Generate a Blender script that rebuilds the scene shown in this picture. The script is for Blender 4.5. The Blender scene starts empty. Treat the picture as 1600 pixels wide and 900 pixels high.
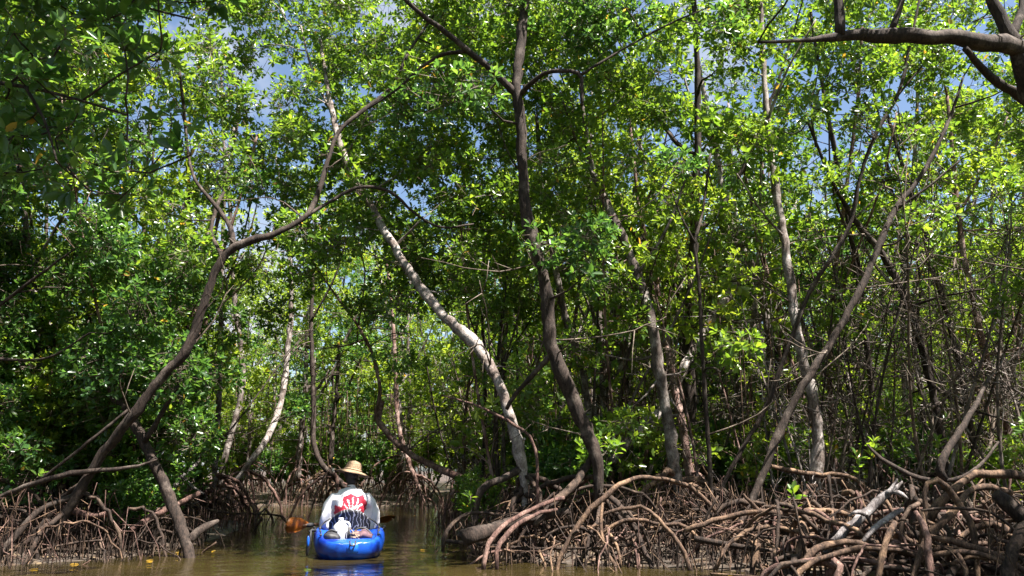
import bpy, math
import numpy as np
from mathutils import Vector, Matrix

R = math.radians
rng = np.random.default_rng(11)
scene = bpy.context.scene
col = scene.collection

# ------------------------------------------------------------------ camera, sky, sun, exposure
CAM = np.array([0.0, 0.0, 0.90])
F = 1250.0                       # focal length in pixels of the 1600 px wide photograph
PITCH = R(12.84)
cam_d = bpy.data.cameras.new('camera')
cam_d.sensor_width = 36.0
cam_d.lens = 36.0 * F / 1600.0
cam_d.clip_end = 2000.0
cam = bpy.data.objects.new('camera', cam_d)
cam.location = CAM
cam.rotation_euler = (math.pi / 2 + PITCH, 0, 0)
col.objects.link(cam)
scene.camera = cam

SUN = Vector((0.38, -0.22, 0.90)).normalized()      # direction towards the sun
world = bpy.data.worlds.new('World')
scene.world = world
world.use_nodes = True
wn = world.node_tree.nodes
sky = wn.new('ShaderNodeTexSky')
sky.sky_type = 'NISHITA'
sky.sun_disc = False
sky.sun_elevation = math.asin(SUN.z)
sky.sun_rotation = math.atan2(SUN.x, SUN.y)
sky.ozone_density = 2.0
sky.dust_density = 1.5
wn['Background'].inputs['Strength'].default_value = 0.05
wl = world.node_tree.links.new
wt = wn.new('ShaderNodeTexCoord')
cn = wn.new('ShaderNodeTexNoise')
cn.inputs['Scale'].default_value = 2.6
cn.inputs['Detail'].default_value = 6.0
cn.inputs['Roughness'].default_value = 0.6
wl(wt.outputs['Generated'], cn.inputs['Vector'])
cr = wn.new('ShaderNodeValToRGB')
cr.color_ramp.elements[0].position = 0.53
cr.color_ramp.elements[1].position = 0.64
wl(cn.outputs['Fac'], cr.inputs[0])
cm = wn.new('ShaderNodeMix')
cm.data_type = 'RGBA'
wl(cr.outputs[0], cm.inputs['Factor'])
wl(sky.outputs[0], cm.inputs['A'])
cm.inputs['B'].default_value = (4.0, 4.2, 4.6, 1)
wl(cm.outputs['Result'], wn['Background'].inputs['Color'])

sun_d = bpy.data.lights.new('sun', 'SUN')
sun_d.energy = 5.0
sun_d.angle = R(0.5)
sun_d.color = (1.0, 0.94, 0.87)
sun = bpy.data.objects.new('sun', sun_d)
sun.rotation_euler = (-SUN).to_track_quat('-Z', 'Y').to_euler()
sun.location = (8, -8, 20)
col.objects.link(sun)

scene.view_settings.view_transform = 'Standard'
scene.view_settings.look = 'None'
scene.view_settings.gamma = 1.0
scene.view_settings.use_curve_mapping = False
scene.view_settings.exposure = 2.12
cy = scene.cycles
cy.max_bounces = 7
cy.diffuse_bounces = 4
cy.glossy_bounces = 3
cy.transmission_bounces = 5
cy.caustics_reflective = False
cy.caustics_refractive = False
cy.sample_clamp_indirect = 6.0
cy.use_denoising = True
scene.render.filter_size = 1.1

# ------------------------------------------------------------------ helpers
CP, SP = math.cos(PITCH), math.sin(PITCH)


def at(px, py, D):
    """World point seen at a pixel of the photograph, D metres ahead of the camera."""
    cx, cy_ = (px - 800) / F, (450 - py) / F
    d = np.array([cx, CP - cy_ * SP, SP + cy_ * CP])
    return CAM + d * (D / d[1])


def to_px(P):
    """Pixel (and depth) of world points, for choosing where foliage grows."""
    P = np.atleast_2d(P) - CAM
    f = P[:, 1] * CP + P[:, 2] * SP
    u = -P[:, 1] * SP + P[:, 2] * CP
    f = np.maximum(f, 1e-3)
    return 800 + F * P[:, 0] / f, 450 - F * u / f, f


def norm(v):
    return v / np.maximum(np.linalg.norm(v, axis=-1, keepdims=True), 1e-9)


def new_mesh(name, V, faces, smooth=False, attrs=None):
    """faces: list of (n,k) integer arrays."""
    me = bpy.data.meshes.new(name)
    V = np.asarray(V, dtype=np.float32).reshape(-1, 3)
    faces = [np.asarray(f, dtype=np.int32) for f in faces if len(f)]
    nl = sum(f.size for f in faces)
    nf = sum(len(f) for f in faces)
    me.vertices.add(len(V))
    me.vertices.foreach_set('co', V.ravel())
    me.loops.add(nl)
    me.polygons.add(nf)
    me.loops.foreach_set('vertex_index', np.concatenate([f.ravel() for f in faces]))
    tot = np.concatenate([np.full(len(f), f.shape[1], np.int32) for f in faces])
    st = np.concatenate([[0], np.cumsum(tot)[:-1]]).astype(np.int32)
    me.polygons.foreach_set('loop_start', st)
    me.polygons.foreach_set('loop_total', tot)
    if smooth:
        me.polygons.foreach_set('use_smooth', np.ones(nf, dtype=bool))
    for k, a in (attrs or {}).items():
        at_ = me.attributes.new(k, 'FLOAT', 'POINT')
        at_.data.foreach_set('value', np.asarray(a, dtype=np.float32))
    me.update(calc_edges=True)
    return me


def link(name, me, mat, parent=None, loc=None):
    o = bpy.data.objects.new(name, me)
    col.objects.link(o)
    if me is not None and mat is not None and not me.materials:
        me.materials.append(mat)
    if parent is not None:
        o.parent = parent
        if name in ('crown', 'twigs', 'branches', 'prop_roots', 'air_roots', 'stems', 'leaves', 'cord_eyelets'):
            o['kind'] = 'stuff'
    if loc is not None:
        o.location = loc
    return o


def tag(o, label=None, cat=None, group=None, kind=None):
    if label:
        o['label'] = label
    if cat:
        o['category'] = cat
    if group:
        o['group'] = group
    if kind:
        o['kind'] = kind
    return o


def empty(name, loc, rz=0.0):
    o = bpy.data.objects.new(name, None)
    o.empty_display_size = 0.2
    o.location = loc
    o.rotation_euler = (0, 0, rz)
    col.objects.link(o)
    return o


class MB:
    """Collects closed pieces; build() links them as one mesh object."""

    def __init__(s):
        s.V, s.Fq, s.Ft, s.n = [], [], [], 0

    def add(s, V, quads=None, tris=None):
        V = np.asarray(V, float).reshape(-1, 3)
        s.V.append(V)
        if quads is not None and len(quads):
            s.Fq.append(np.asarray(quads, int) + s.n)
        if tris is not None and len(tris):
            s.Ft.append(np.asarray(tris, int) + s.n)
        s.n += len(V)
        return s

    def mesh(s, name, origin=(0, 0, 0), smooth=True, attrs=None):
        V = np.concatenate(s.V) - np.asarray(origin, float)
        fs = []
        if s.Fq:
            fs.append(np.concatenate(s.Fq))
        if s.Ft:
            fs.append(np.concatenate(s.Ft))
        return new_mesh(name, V, fs, smooth, attrs)

    def build(s, name, mat, parent=None, origin=(0, 0, 0), smooth=True):
        return link(name, s.mesh(name, origin, smooth), mat, parent)


def catmull(P, n):
    P = np.asarray(P, float)
    if len(P) < 3:
        t = np.linspace(0, 1, n)[:, None]
        return P[0] * (1 - t) + P[-1] * t
    Q = np.vstack([2 * P[0] - P[1], P, 2 * P[-1] - P[-2]])
    seg = np.linalg.norm(np.diff(P[:, :3], axis=0), axis=1)
    cum = np.concatenate([[0], np.cumsum(seg)])
    s = np.linspace(0, cum[-1], n)
    i = np.clip(np.searchsorted(cum, s, side='right') - 1, 0, len(P) - 2)
    t = ((s - cum[i]) / np.maximum(seg[i], 1e-9))[:, None]
    p0, p1, p2, p3 = Q[i], Q[i + 1], Q[i + 2], Q[i + 3]
    return 0.5 * ((2 * p1) + (-p0 + p2) * t + (2 * p0 - 5 * p1 + 4 * p2 - p3) * t * t + (-p0 + 3 * p1 - 3 * p2 + p3) * t ** 3)


def frames(P):
    T = norm(np.gradient(P, axis=0))
    ref = np.array([0, 0, 1.0]) if abs(T[0][2]) < 0.9 else np.array([1.0, 0, 0])
    U = np.zeros_like(P)
    u = norm(np.cross(T[0], ref))
    for k in range(len(P)):
        u = u - T[k] * np.dot(u, T[k])
        u = u / max(np.linalg.norm(u), 1e-9)
        U[k] = u
    return T, U, np.cross(T, U)


def tube(mb, P, rad, sides=8, lump=0.0, rg=rng):
    """A tapered tube along points P (already dense) with closed ends."""
    P = np.asarray(P, float)
    n = len(P)
    rad = np.broadcast_to(np.asarray(rad, float), (n,))
    T, U, W = frames(P)
    a = np.linspace(0, 2 * np.pi, sides, endpoint=False)
    rr = rad[:, None] * np.ones((1, sides))
    if lump:
        ph = rg.uniform(0, 6.28, 6)
        s = np.arange(n)[:, None]
        rr = rr * (1 + lump * (np.sin(2 * a + ph[0] + 0.5 * s) + 0.7 * np.sin(3 * a + ph[1] - 0.35 * s)) * 0.5
                   + lump * 0.18 * rg.normal(size=(n, 1)) + lump * 0.5 * rg.normal(size=(n, sides)))
    V = P[:, None, :] + rr[:, :, None] * (np.cos(a)[None, :, None] * U[:, None, :] + np.sin(a)[None, :, None] * W[:, None, :])
    V = V.reshape(-1, 3)
    i = np.arange(n - 1)[:, None] * sides
    j = np.arange(sides)[None, :]
    j2 = (j + 1) % sides
    q = np.stack([i + j, i + j2, i + sides + j2, i + sides + j], -1).reshape(-1, 4)
    c0, c1 = len(V), len(V) + 1
    V = np.vstack([V, P[0], P[-1]])
    jj = np.arange(sides)
    t0 = np.stack([np.full(sides, c0), (jj + 1) % sides, jj], -1)
    b = (n - 1) * sides
    t1 = np.stack([np.full(sides, c1), b + jj, b + (jj + 1) % sides], -1)
    mb.add(V, q, np.vstack([t0, t1]))
    return mb


def limb_path(pts, n=None, wob=0.0, rg=rng):
    """pts: rows x, y, z, r -> dense points and radii."""
    A = np.asarray(pts, float)
    L = np.linalg.norm(np.diff(A[:, :3], axis=0), axis=1).sum()
    if n is None:
        n = int(np.clip(L / 0.09, 6, 90))
    C = catmull(A, n)
    P, r = C[:, :3].copy(), np.maximum(C[:, 3], 0.002)
    if wob:
        k = rg.normal(size=(n, 3)) * wob
        k[0] = 0
        P += k * r[:, None]
    return P, r


def px_path(pts):
    """pts: (px, py, D, width in px) -> rows x, y, z, r in metres."""
    out = []
    for (x, y, D, w) in pts:
        p = at(x, y, D)
        depth = (p[1] - CAM[1]) * CP + (p[2] - CAM[2]) * SP
        out.append([*p, 0.5 * w / F * depth])
    return np.array(out)


def icosphere(c, r, nu=12, nv=8):
    """A lat-long ellipsoid; r may be a 3-vector."""
    r = np.broadcast_to(np.asarray(r, float), (3,))
    th = np.linspace(0, np.pi, nv + 1)[1:-1]
    ph = np.linspace(0, 2 * np.pi, nu, endpoint=False)
    V = np.stack([np.outer(np.sin(th), np.cos(ph)), np.outer(np.sin(th), np.sin(ph)), np.outer(np.cos(th), np.ones(nu))], -1).reshape(-1, 3)
    V = np.vstack([V, [0, 0, 1], [0, 0, -1]])
    q, t = [], []
    for i in range(nv - 2):
        for j in range(nu):
            q.append([i * nu + j, (i + 1) * nu + j, (i + 1) * nu + (j + 1) % nu, i * nu + (j + 1) % nu])
    top, bot = len(V) - 2, len(V) - 1
    for j in range(nu):
        t.append([top, j, (j + 1) % nu])
        b = (nv - 2) * nu
        t.append([bot, b + (j + 1) % nu, b + j])
    return V * r + np.asarray(c, float), q, t


# ------------------------------------------------------------------ materials
def material(name):
    m = bpy.data.materials.new(name)
    m.use_nodes = True
    nt = m.node_tree
    return m, nt, nt.nodes['Principled BSDF']


def nd(nt, typ, **kw):
    n = nt.nodes.new(typ)
    for k, v in kw.items():
        if k in n.inputs:
            n.inputs[k].default_value = v
        else:
            setattr(n, k, v)
    return n


def ramp(nt, stops):
    n = nt.nodes.new('ShaderNodeValToRGB')
    el = n.color_ramp.elements
    while len(el) > len(stops):
        el.remove(el[-1])
    while len(el) < len(stops):
        el.new(0.5)
    for e, (p, c) in zip(el, stops):
        e.position = p
        e.color = (*c, 1) if len(c) == 3 else c
    return n


def bark(name, dark, mid, pale, cover, rough=0.85):
    """Bark: fibrous brown with lichen patches; cover sets how much is pale."""
    m, nt, p = material(name)
    L = nt.links.new
    tc = nd(nt, 'ShaderNodeTexCoord')
    mp = nd(nt, 'ShaderNodeMapping')
    mp.inputs['Scale'].default_value = (1, 1, 0.22)
    L(tc.outputs['Object'], mp.inputs['Vector'])
    n1 = nd(nt, 'ShaderNodeTexNoise', Scale=30.0, Detail=8.0, Roughness=0.75)
    L(mp.outputs[0], n1.inputs['Vector'])
    r1 = ramp(nt, [(0.40, tuple(0.75 * c for c in dark)), (0.62, mid)])
    L(n1.outputs['Fac'], r1.inputs[0])
    n2 = nd(nt, 'ShaderNodeTexNoise', Scale=5.0, Detail=4.0, Roughness=0.6)
    L(tc.outputs['Object'], n2.inputs['Vector'])
    r2 = ramp(nt, [(0.60 - cover * 0.36, (0, 0, 0)), (0.74 - cover * 0.26, (1, 1, 1))])
    L(n2.outputs['Fac'], r2.inputs[0])
    mx = nd(nt, 'ShaderNodeMix', data_type='RGBA')
    L(r2.outputs[0], mx.inputs['Factor'])
    L(r1.outputs[0], mx.inputs['A'])
    n4 = nd(nt, 'ShaderNodeTexNoise', Scale=45.0, Detail=3.0)
    L(tc.outputs['Object'], n4.inputs['Vector'])
    r4 = ramp(nt, [(0.3, tuple(0.55 * c for c in pale)), (0.62, pale)])
    L(n4.outputs['Fac'], r4.inputs[0])
    L(r4.outputs[0], mx.inputs['B'])
    vc = nd(nt, 'ShaderNodeTexVoronoi', Scale=38.0, feature='DISTANCE_TO_EDGE')
    mp2 = nd(nt, 'ShaderNodeMapping')
    mp2.inputs['Scale'].default_value = (1, 1, 0.3)
    L(tc.outputs['Object'], mp2.inputs['Vector'])
    L(mp2.outputs[0], vc.inputs['Vector'])
    rv = ramp(nt, [(0.0, (0.45, 0.42, 0.40)), (0.10, (1, 1, 1))])
    L(vc.outputs['Distance'], rv.inputs[0])
    mc2 = nd(nt, 'ShaderNodeMix', data_type='RGBA', blend_type='MULTIPLY')
    mc2.inputs['Factor'].default_value = 0.8
    L(mx.outputs['Result'], mc2.inputs['A'])
    L(rv.outputs[0], mc2.inputs['B'])
    L(mc2.outputs['Result'], p.inputs['Base Color'])
    p.inputs['Roughness'].default_value = rough
    p.inputs['Specular IOR Level'].default_value = 0.3
    bp = nd(nt, 'ShaderNodeBump', Strength=0.9, Distance=0.018)
    L(n1.outputs['Fac'], bp.inputs['Height'])
    L(bp.outputs[0], p.inputs['Normal'])
    return m


M = {}
M['bark_dark'] = bark('bark_dark', (0.02, 0.014, 0.011), (0.060, 0.041, 0.032), (0.15, 0.12, 0.10), 0.2)
M['bark_grey'] = bark('bark_grey', (0.05, 0.037, 0.031), (0.14, 0.108, 0.092), (0.36, 0.32, 0.29), 0.38)
M['bark_pale'] = bark('bark_pale', (0.08, 0.060, 0.050), (0.21, 0.165, 0.142), (0.48, 0.43, 0.40), 0.48)
M['bark_red'] = bark('bark_red', (0.075, 0.040, 0.032), (0.20, 0.115, 0.092), (0.38, 0.27, 0.235), 0.38)
M['root'] = bark('root_bark', (0.036, 0.022, 0.016), (0.145, 0.089, 0.059), (0.33, 0.21, 0.13), 0.32)
M['root_red'] = bark('root_bark_red', (0.05, 0.026, 0.022), (0.17, 0.094, 0.075), (0.33, 0.21, 0.17), 0.32)
M['root_dark'] = bark('root_bark_dark', (0.02, 0.014, 0.011), (0.065, 0.042, 0.031), (0.16, 0.108, 0.078), 0.22)
M['dead'] = bark('dead_wood', (0.055, 0.045, 0.042), (0.21, 0.185, 0.18), (0.40, 0.37, 0.365), 0.35)
M['twig'] = bark('twig_bark', (0.06, 0.045, 0.033), (0.17, 0.13, 0.098), (0.30, 0.245, 0.195), 0.35)


def leaf_mat(name, lo, mid, hi, trans, tw=0.42):
    m, nt, p = material(name)
    L = nt.links.new
    a = nd(nt, 'ShaderNodeAttribute', attribute_name='leaf_tone')
    oi = nd(nt, 'ShaderNodeObjectInfo')
    ad = nd(nt, 'ShaderNodeMath', operation='MULTIPLY_ADD')
    L(oi.outputs['Random'], ad.inputs[0])
    ad.inputs[1].default_value = 0.16
    L(a.outputs['Fac'], ad.inputs[2])
    r = ramp(nt, [(0.0, lo), (0.5, mid), (0.97, hi), (1.0, (0.30, 0.20, 0.05))])
    L(ad.outputs[0], r.inputs[0])
    L(r.outputs[0], p.inputs['Base Color'])
    p.inputs['Roughness'].default_value = 0.31
    p.inputs['Specular IOR Level'].default_value = 0.5
    tr = nd(nt, 'ShaderNodeBsdfTranslucent')
    mc = nd(nt, 'ShaderNodeMix', data_type='RGBA', blend_type='MULTIPLY')
    mc.inputs['Factor'].default_value = 1.0
    L(r.outputs[0], mc.inputs['A'])
    mc.inputs['B'].default_value = (*trans, 1)
    L(mc.outputs['Result'], tr.inputs['Color'])
    mx = nd(nt, 'ShaderNodeMixShader')
    mx.inputs[0].default_value = tw
    L(p.outputs[0], mx.inputs[1])
    L(tr.outputs[0], mx.inputs[2])
    out = nt.nodes['Material Output']
    L(mx.outputs[0], out.inputs['Surface'])
    return m


M['leaf'] = leaf_mat('mangrove_leaf', (0.040, 0.09, 0.017), (0.080, 0.150, 0.026), (0.15, 0.22, 0.038), (3.1, 2.8, 1.1))
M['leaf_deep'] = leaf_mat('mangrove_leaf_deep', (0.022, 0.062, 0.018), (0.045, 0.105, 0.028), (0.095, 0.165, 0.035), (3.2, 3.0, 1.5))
M['leaf_light'] = leaf_mat('mangrove_leaf_light', (0.065, 0.122, 0.020), (0.118, 0.188, 0.030), (0.195, 0.255, 0.046), (2.7, 2.4, 0.95), 0.5)

# mud
m, nt, p = material('mud')
L = nt.links.new
tc = nd(nt, 'ShaderNodeTexCoord')
n1 = nd(nt, 'ShaderNodeTexNoise', Scale=1.6, Detail=8.0, Roughness=0.7)
L(tc.outputs['Object'], n1.inputs['Vector'])
v1 = nd(nt, 'ShaderNodeTexVoronoi', Scale=14.0)
L(tc.outputs['Object'], v1.inputs['Vector'])
r1 = ramp(nt, [(0.3, (0.022, 0.016, 0.011)), (0.7, (0.06, 0.043, 0.03))])
L(n1.outputs['Fac'], r1.inputs[0])
r2 = ramp(nt, [(0.0, (0.13, 0.075, 0.04)), (0.55, (0.05, 0.034, 0.022)), (1.0, (0.17, 0.12, 0.06))])
L(v1.outputs['Color'], r2.inputs[0])
mx = nd(nt, 'ShaderNodeMix', data_type='RGBA')
n3 = nd(nt, 'ShaderNodeTexNoise', Scale=5.0, Detail=4.0)
L(tc.outputs['Object'], n3.inputs['Vector'])
r3 = ramp(nt, [(0.48, (0, 0, 0)), (0.62, (1, 1, 1))])
L(n3.outputs['Fac'], r3.inputs[0])
L(r3.outputs[0], mx.inputs['Factor'])
L(r1.outputs[0], mx.inputs['A'])
L(r2.outputs[0], mx.inputs['B'])
L(mx.outputs['Result'], p.inputs['Base Color'])
p.inputs['Roughness'].default_value = 0.7
bp = nd(nt, 'ShaderNodeBump', Strength=0.8, Distance=0.03)
L(v1.outputs['Distance'], bp.inputs['Height'])
L(bp.outputs[0], p.inputs['Normal'])
M['mud'] = m

# water: murky olive brown, small ripples
m, nt, p = material('channel_water')
L = nt.links.new
tc = nd(nt, 'ShaderNodeTexCoord')
mp = nd(nt, 'ShaderNodeMapping')
mp.inputs['Scale'].default_value = (1.0, 1.7, 1)
L(tc.outputs['Object'], mp.inputs['Vector'])
n1 = nd(nt, 'ShaderNodeTexNoise', Scale=3.2, Detail=3.0, Roughness=0.5, Distortion=0.6)
L(mp.outputs[0], n1.inputs['Vector'])
n2 = nd(nt, 'ShaderNodeTexNoise', Scale=13.0, Detail=2.0, Roughness=0.5)
L(mp.outputs[0], n2.inputs['Vector'])
ad = nd(nt, 'ShaderNodeMath', operation='MULTIPLY_ADD')
L(n2.outputs['Fac'], ad.inputs[0])
ad.inputs[1].default_value = 0.22
L(n1.outputs['Fac'], ad.inputs[2])
bp = nd(nt, 'ShaderNodeBump', Strength=0.28, Distance=0.03)
L(ad.outputs[0], bp.inputs['Height'])
L(bp.outputs[0], p.inputs['Normal'])
n3 = nd(nt, 'ShaderNodeTexNoise', Scale=0.9, Detail=4.0)
L(tc.outputs['Object'], n3.inputs['Vector'])
r3 = ramp(nt, [(0.3, (0.015, 0.012, 0.004)), (0.7, (0.042, 0.031, 0.010))])
L(n3.outputs['Fac'], r3.inputs[0])
L(r3.outputs[0], p.inputs['Base Color'])
p.inputs['Roughness'].default_value = 0.025
p.inputs['IOR'].default_value = 1.33
M['water'] = m


def simple(name, c, rough=0.5, c2=None, scale=8.0, bump=0.0, metal=0.0, lo=0.4, hi=0.6):
    m, nt, p = material(name)
    L = nt.links.new
    tc = nd(nt, 'ShaderNodeTexCoord')
    n = nd(nt, 'ShaderNodeTexNoise', Scale=scale, Detail=4.0, Roughness=0.6)
    L(tc.outputs['Object'], n.inputs['Vector'])
    r = ramp(nt, [(lo, c), (hi, c2 or tuple(0.8 * x for x in c))])
    L(n.outputs['Fac'], r.inputs[0])
    L(r.outputs[0], p.inputs['Base Color'])
    p.inputs['Roughness'].default_value = rough
    p.inputs['Metallic'].default_value = metal
    if bump:
        b = nd(nt, 'ShaderNodeBump', Strength=bump, Distance=0.01)
        L(n.outputs['Fac'], b.inputs['Height'])
        L(b.outputs[0], p.inputs['Normal'])
    return m


M['kayak'] = simple('kayak_blue_plastic', (0.004, 0.021, 0.20), 0.3, (0.009, 0.075, 0.44), 3.2, 0.05, lo=0.45, hi=0.58)
M['kayak_light'] = simple('kayak_light_blue', (0.012, 0.12, 0.55), 0.28, (0.008, 0.07, 0.42), 6.0)
M['black'] = simple('black_nylon', (0.012, 0.012, 0.015), 0.6, (0.03, 0.03, 0.035), 30)
M['orange'] = simple('orange_blade', (0.33, 0.105, 0.011), 0.4, (0.20, 0.055, 0.008), 9)
M['shaft'] = simple('paddle_shaft', (0.30, 0.14, 0.06), 0.4, (0.22, 0.10, 0.05), 20)
M['jug'] = simple('white_jug_plastic', (0.58, 0.60, 0.64), 0.35, (0.50, 0.52, 0.56), 5)
M['gear'] = simple('dark_gear_fabric', (0.05, 0.03, 0.045), 0.8, (0.14, 0.07, 0.08), 14, 0.3)
M['rope'] = simple('tan_rope', (0.40, 0.30, 0.2), 0.8, (0.26, 0.19, 0.12), 60, 0.4)
M['straw'] = simple('woven_straw', (0.30, 0.20, 0.12), 0.8, (0.17, 0.11, 0.065), 75, 0.8)
M['skin'] = simple('skin', (0.22, 0.115, 0.075), 0.5, (0.18, 0.09, 0.06), 18)
M['hair'] = simple('dark_hair', (0.015, 0.011, 0.009), 0.6, (0.03, 0.022, 0.018), 90, 0.5)
M['shorts'] = simple('dark_shorts', (0.03, 0.035, 0.05), 0.8, (0.045, 0.05, 0.07), 40)

# white shirt with a red print on the back
m, nt, p = material('white_shirt')
L = nt.links.new
a = nd(nt, 'ShaderNodeAttribute', attribute_name='print_mask')
tc = nd(nt, 'ShaderNodeTexCoord')
n = nd(nt, 'ShaderNodeTexNoise', Scale=45.0, Detail=3.0)
L(tc.outputs['Object'], n.inputs['Vector'])
r = ramp(nt, [(0.35, (0.36, 0.008, 0.03)), (0.7, (0.55, 0.03, 0.06))])
L(n.outputs['Fac'], r.inputs[0])
mx = nd(nt, 'ShaderNodeMix', data_type='RGBA')
L(a.outputs['Fac'], mx.inputs['Factor'])
mx.inputs['A'].default_value = (0.80, 0.79, 0.82, 1)
L(r.outputs[0], mx.inputs['B'])
L(mx.outputs['Result'], p.inputs['Base Color'])
p.inputs['Roughness'].default_value = 0.85
M['shirt'] = m

# black seat back with pale pattern lines
m, nt, p = material('seat_mesh_pattern')
L = nt.links.new
tc = nd(nt, 'ShaderNodeTexCoord')
w = nd(nt, 'ShaderNodeTexWave', Scale=7.0, Distortion=14.0, Detail=3.0)
L(tc.outputs['Object'], w.inputs['Vector'])
r = ramp(nt, [(0.86, (0.012, 0.012, 0.016)), (0.97, (0.32, 0.32, 0.36))])
L(w.outputs['Fac'], r.inputs[0])
L(r.outputs[0], p.inputs['Base Color'])
p.inputs['Roughness'].default_value = 0.7
M['seat'] = m

# ------------------------------------------------------------------ ground and water
POLY = np.array([(-30, -40), (-9, 3), (-6.4, 7.3), (-5.0, 7.9), (-4.0, 8.7), (-3.75, 9.8), (-3.9, 12), (-4.5, 14.6), (-6.5, 16.6),
                 (-14, 18.0), (-14, 20.8), (-6, 21.3), (-1.8, 20.8), (-1.45, 17), (-1.05, 13), (-0.6, 9.6), (-0.45, 8.7), (0.3, 8.15),
                 (1.3, 7.95), (2.4, 7.35), (3.0, 6.5), (4.4, 5.2), (8, 2.5), (30, -40)], float)


def poly_sd(X, Y):
    """Signed distance to the water outline, negative inside."""
    P = np.stack([X, Y], -1)
    d = np.full(X.shape, 1e9)
    ins = np.zeros(X.shape, bool)
    n = len(POLY)
    for i in range(n):
        a_, b_ = POLY[i], POLY[(i + 1) % n]
        e = b_ - a_
        w_ = P - a_
        t = np.clip((w_ @ e) / (e @ e), 0, 1)
        d = np.minimum(d, np.linalg.norm(w_ - t[..., None] * e, axis=-1))
        c = (a_[1] > P[..., 1]) != (b_[1] > P[..., 1])
        xi = a_[0] + (P[..., 1] - a_[1]) / (e[1] if abs(e[1]) > 1e-9 else 1e-9) * e[0]
        ins ^= c & (P[..., 0] < xi)
    return np.where(ins, -d, d)


def ground_z(X, Y):
    X, Y = np.asarray(X, float), np.asarray(Y, float)
    d = poly_sd(X, Y)
    w_ = 0.05 * np.sin(1.9 * X + 0.7 * Y) + 0.04 * np.sin(3.1 * Y - 1.3 * X) + 0.03 * np.sin(5.3 * X + 4.1 * Y)
    out = -0.03 + 0.20 * (1 - np.exp(-np.maximum(d, 0) / 0.9)) + 0.6 * w_ * np.clip(d, 0, 1)
    inn = -0.03 - 0.7 * (1 - np.exp(-np.maximum(-d, 0) / 0.5))
    return np.where(d > 0, out, inn)


gx = np.concatenate([[-600, -250, -120, -70, -45], np.arange(-30, 30.01, 0.3), [45, 70, 120, 250, 600]])
gy = np.concatenate([[-600, -200, -80, -40, -20], np.arange(-10, 42.01, 0.3), [55, 75, 120, 250, 600]])
GX, GY = np.meshgrid(gx, gy)
GZ = ground_z(GX, GY)
nx, ny = len(gx), len(gy)
ii, jj = np.meshgrid(np.arange(ny - 1), np.arange(nx - 1), indexing='ij')
q = np.stack([ii * nx + jj, ii * nx + jj + 1, (ii + 1) * nx + jj + 1, (ii + 1) * nx + jj], -1).reshape(-1, 4)
g = link('ground', new_mesh('ground', np.stack([GX, GY, GZ], -1), [q], True), M['mud'])
tag(g, 'dark wet mud of the mangrove banks strewn with litter', kind='structure')
wv = np.array([[-600, -600, 0], [600, -600, 0], [600, 600, 0], [-600, 600, 0]], float)
w = link('water', new_mesh('water', wv, [np.array([[0, 1, 2, 3]])]), M['water'])
tag(w, 'murky olive brown channel water with small ripples', kind='structure')


# ------------------------------------------------------------------ foliage
def leaves_mesh(name, P, Dr, origin, nleaf=7, size=0.105, rg=rng, tone=None):
    """A rosette of leaves at each twig tip P with twig direction Dr."""
    P, Dr = np.asarray(P, float), norm(np.asarray(Dr, float))
    n = len(P)
    ref = np.where(np.abs(Dr[:, 2:3]) < 0.9, np.array([[0, 0, 1.0]]), np.array([[1.0, 0, 0]]))
    U = norm(np.cross(Dr, ref))
    W = np.cross(Dr, U)
    k = np.arange(nleaf)[None, :]
    ph = 2.4 * k + rg.uniform(0, 6.28, (n, 1)) + rg.normal(0, 0.25, (n, nleaf))
    th = np.clip(0.35 + 1.15 * k / nleaf + rg.normal(0, 0.22, (n, nleaf)), 0.1, 1.9)
    ct, st = np.cos(th)[..., None], np.sin(th)[..., None]
    rad = np.cos(ph)[..., None] * U[:, None] + np.sin(ph)[..., None] * W[:, None]
    A = norm(ct * Dr[:, None] + st * rad + np.array([0, 0, -0.12]))
    N = norm(Dr[:, None] - (np.sum(Dr[:, None] * A, -1, keepdims=True)) * A + rg.normal(0, 0.28, (n, nleaf, 3)) + np.array([0, 0, 0.25]))
    S = norm(np.cross(A, N))
    N = np.cross(S, A)
    sz = size * rg.uniform(0.65, 1.2, (n, 1, 1)) * rg.uniform(0.75, 1.15, (n, nleaf, 1))
    wd = sz * rg.uniform(0.19, 0.25, (n, nleaf, 1))
    b = P[:, None] + A * 0.008 - Dr[:, None] * (k[..., None] * 0.006)
    fold = wd * 0.35
    v = [b,
         b + A * sz * 0.38 + S * wd + N * fold,
         b + A * sz * 0.74 + S * wd * 0.92 + N * (fold - sz * 0.04),
         b + A * sz - N * sz * 0.12,
         b + A * sz * 0.74 - S * wd * 0.92 + N * (fold - sz * 0.04),
         b + A * sz * 0.38 - S * wd + N * fold]
    V = np.stack(v, 2).reshape(-1, 3) - np.asarray(origin, float)
    m_ = n * nleaf
    o = np.arange(m_)[:, None] * 6
    q_ = np.concatenate([o + np.array([[0, 1, 2, 3]]), o + np.array([[0, 3, 4, 5]])])
    tn = np.clip(rg.normal(0.42, 0.2, (n, nleaf)) + rg.normal(0, 0.12, (n, 1)), 0, 0.8)
    tn = np.where(rg.random((n, nleaf)) < 0.006, 1.0, tn)
    return new_mesh(name, V, [q_], False, {'leaf_tone': np.repeat(tn.ravel(), 6)})


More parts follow.
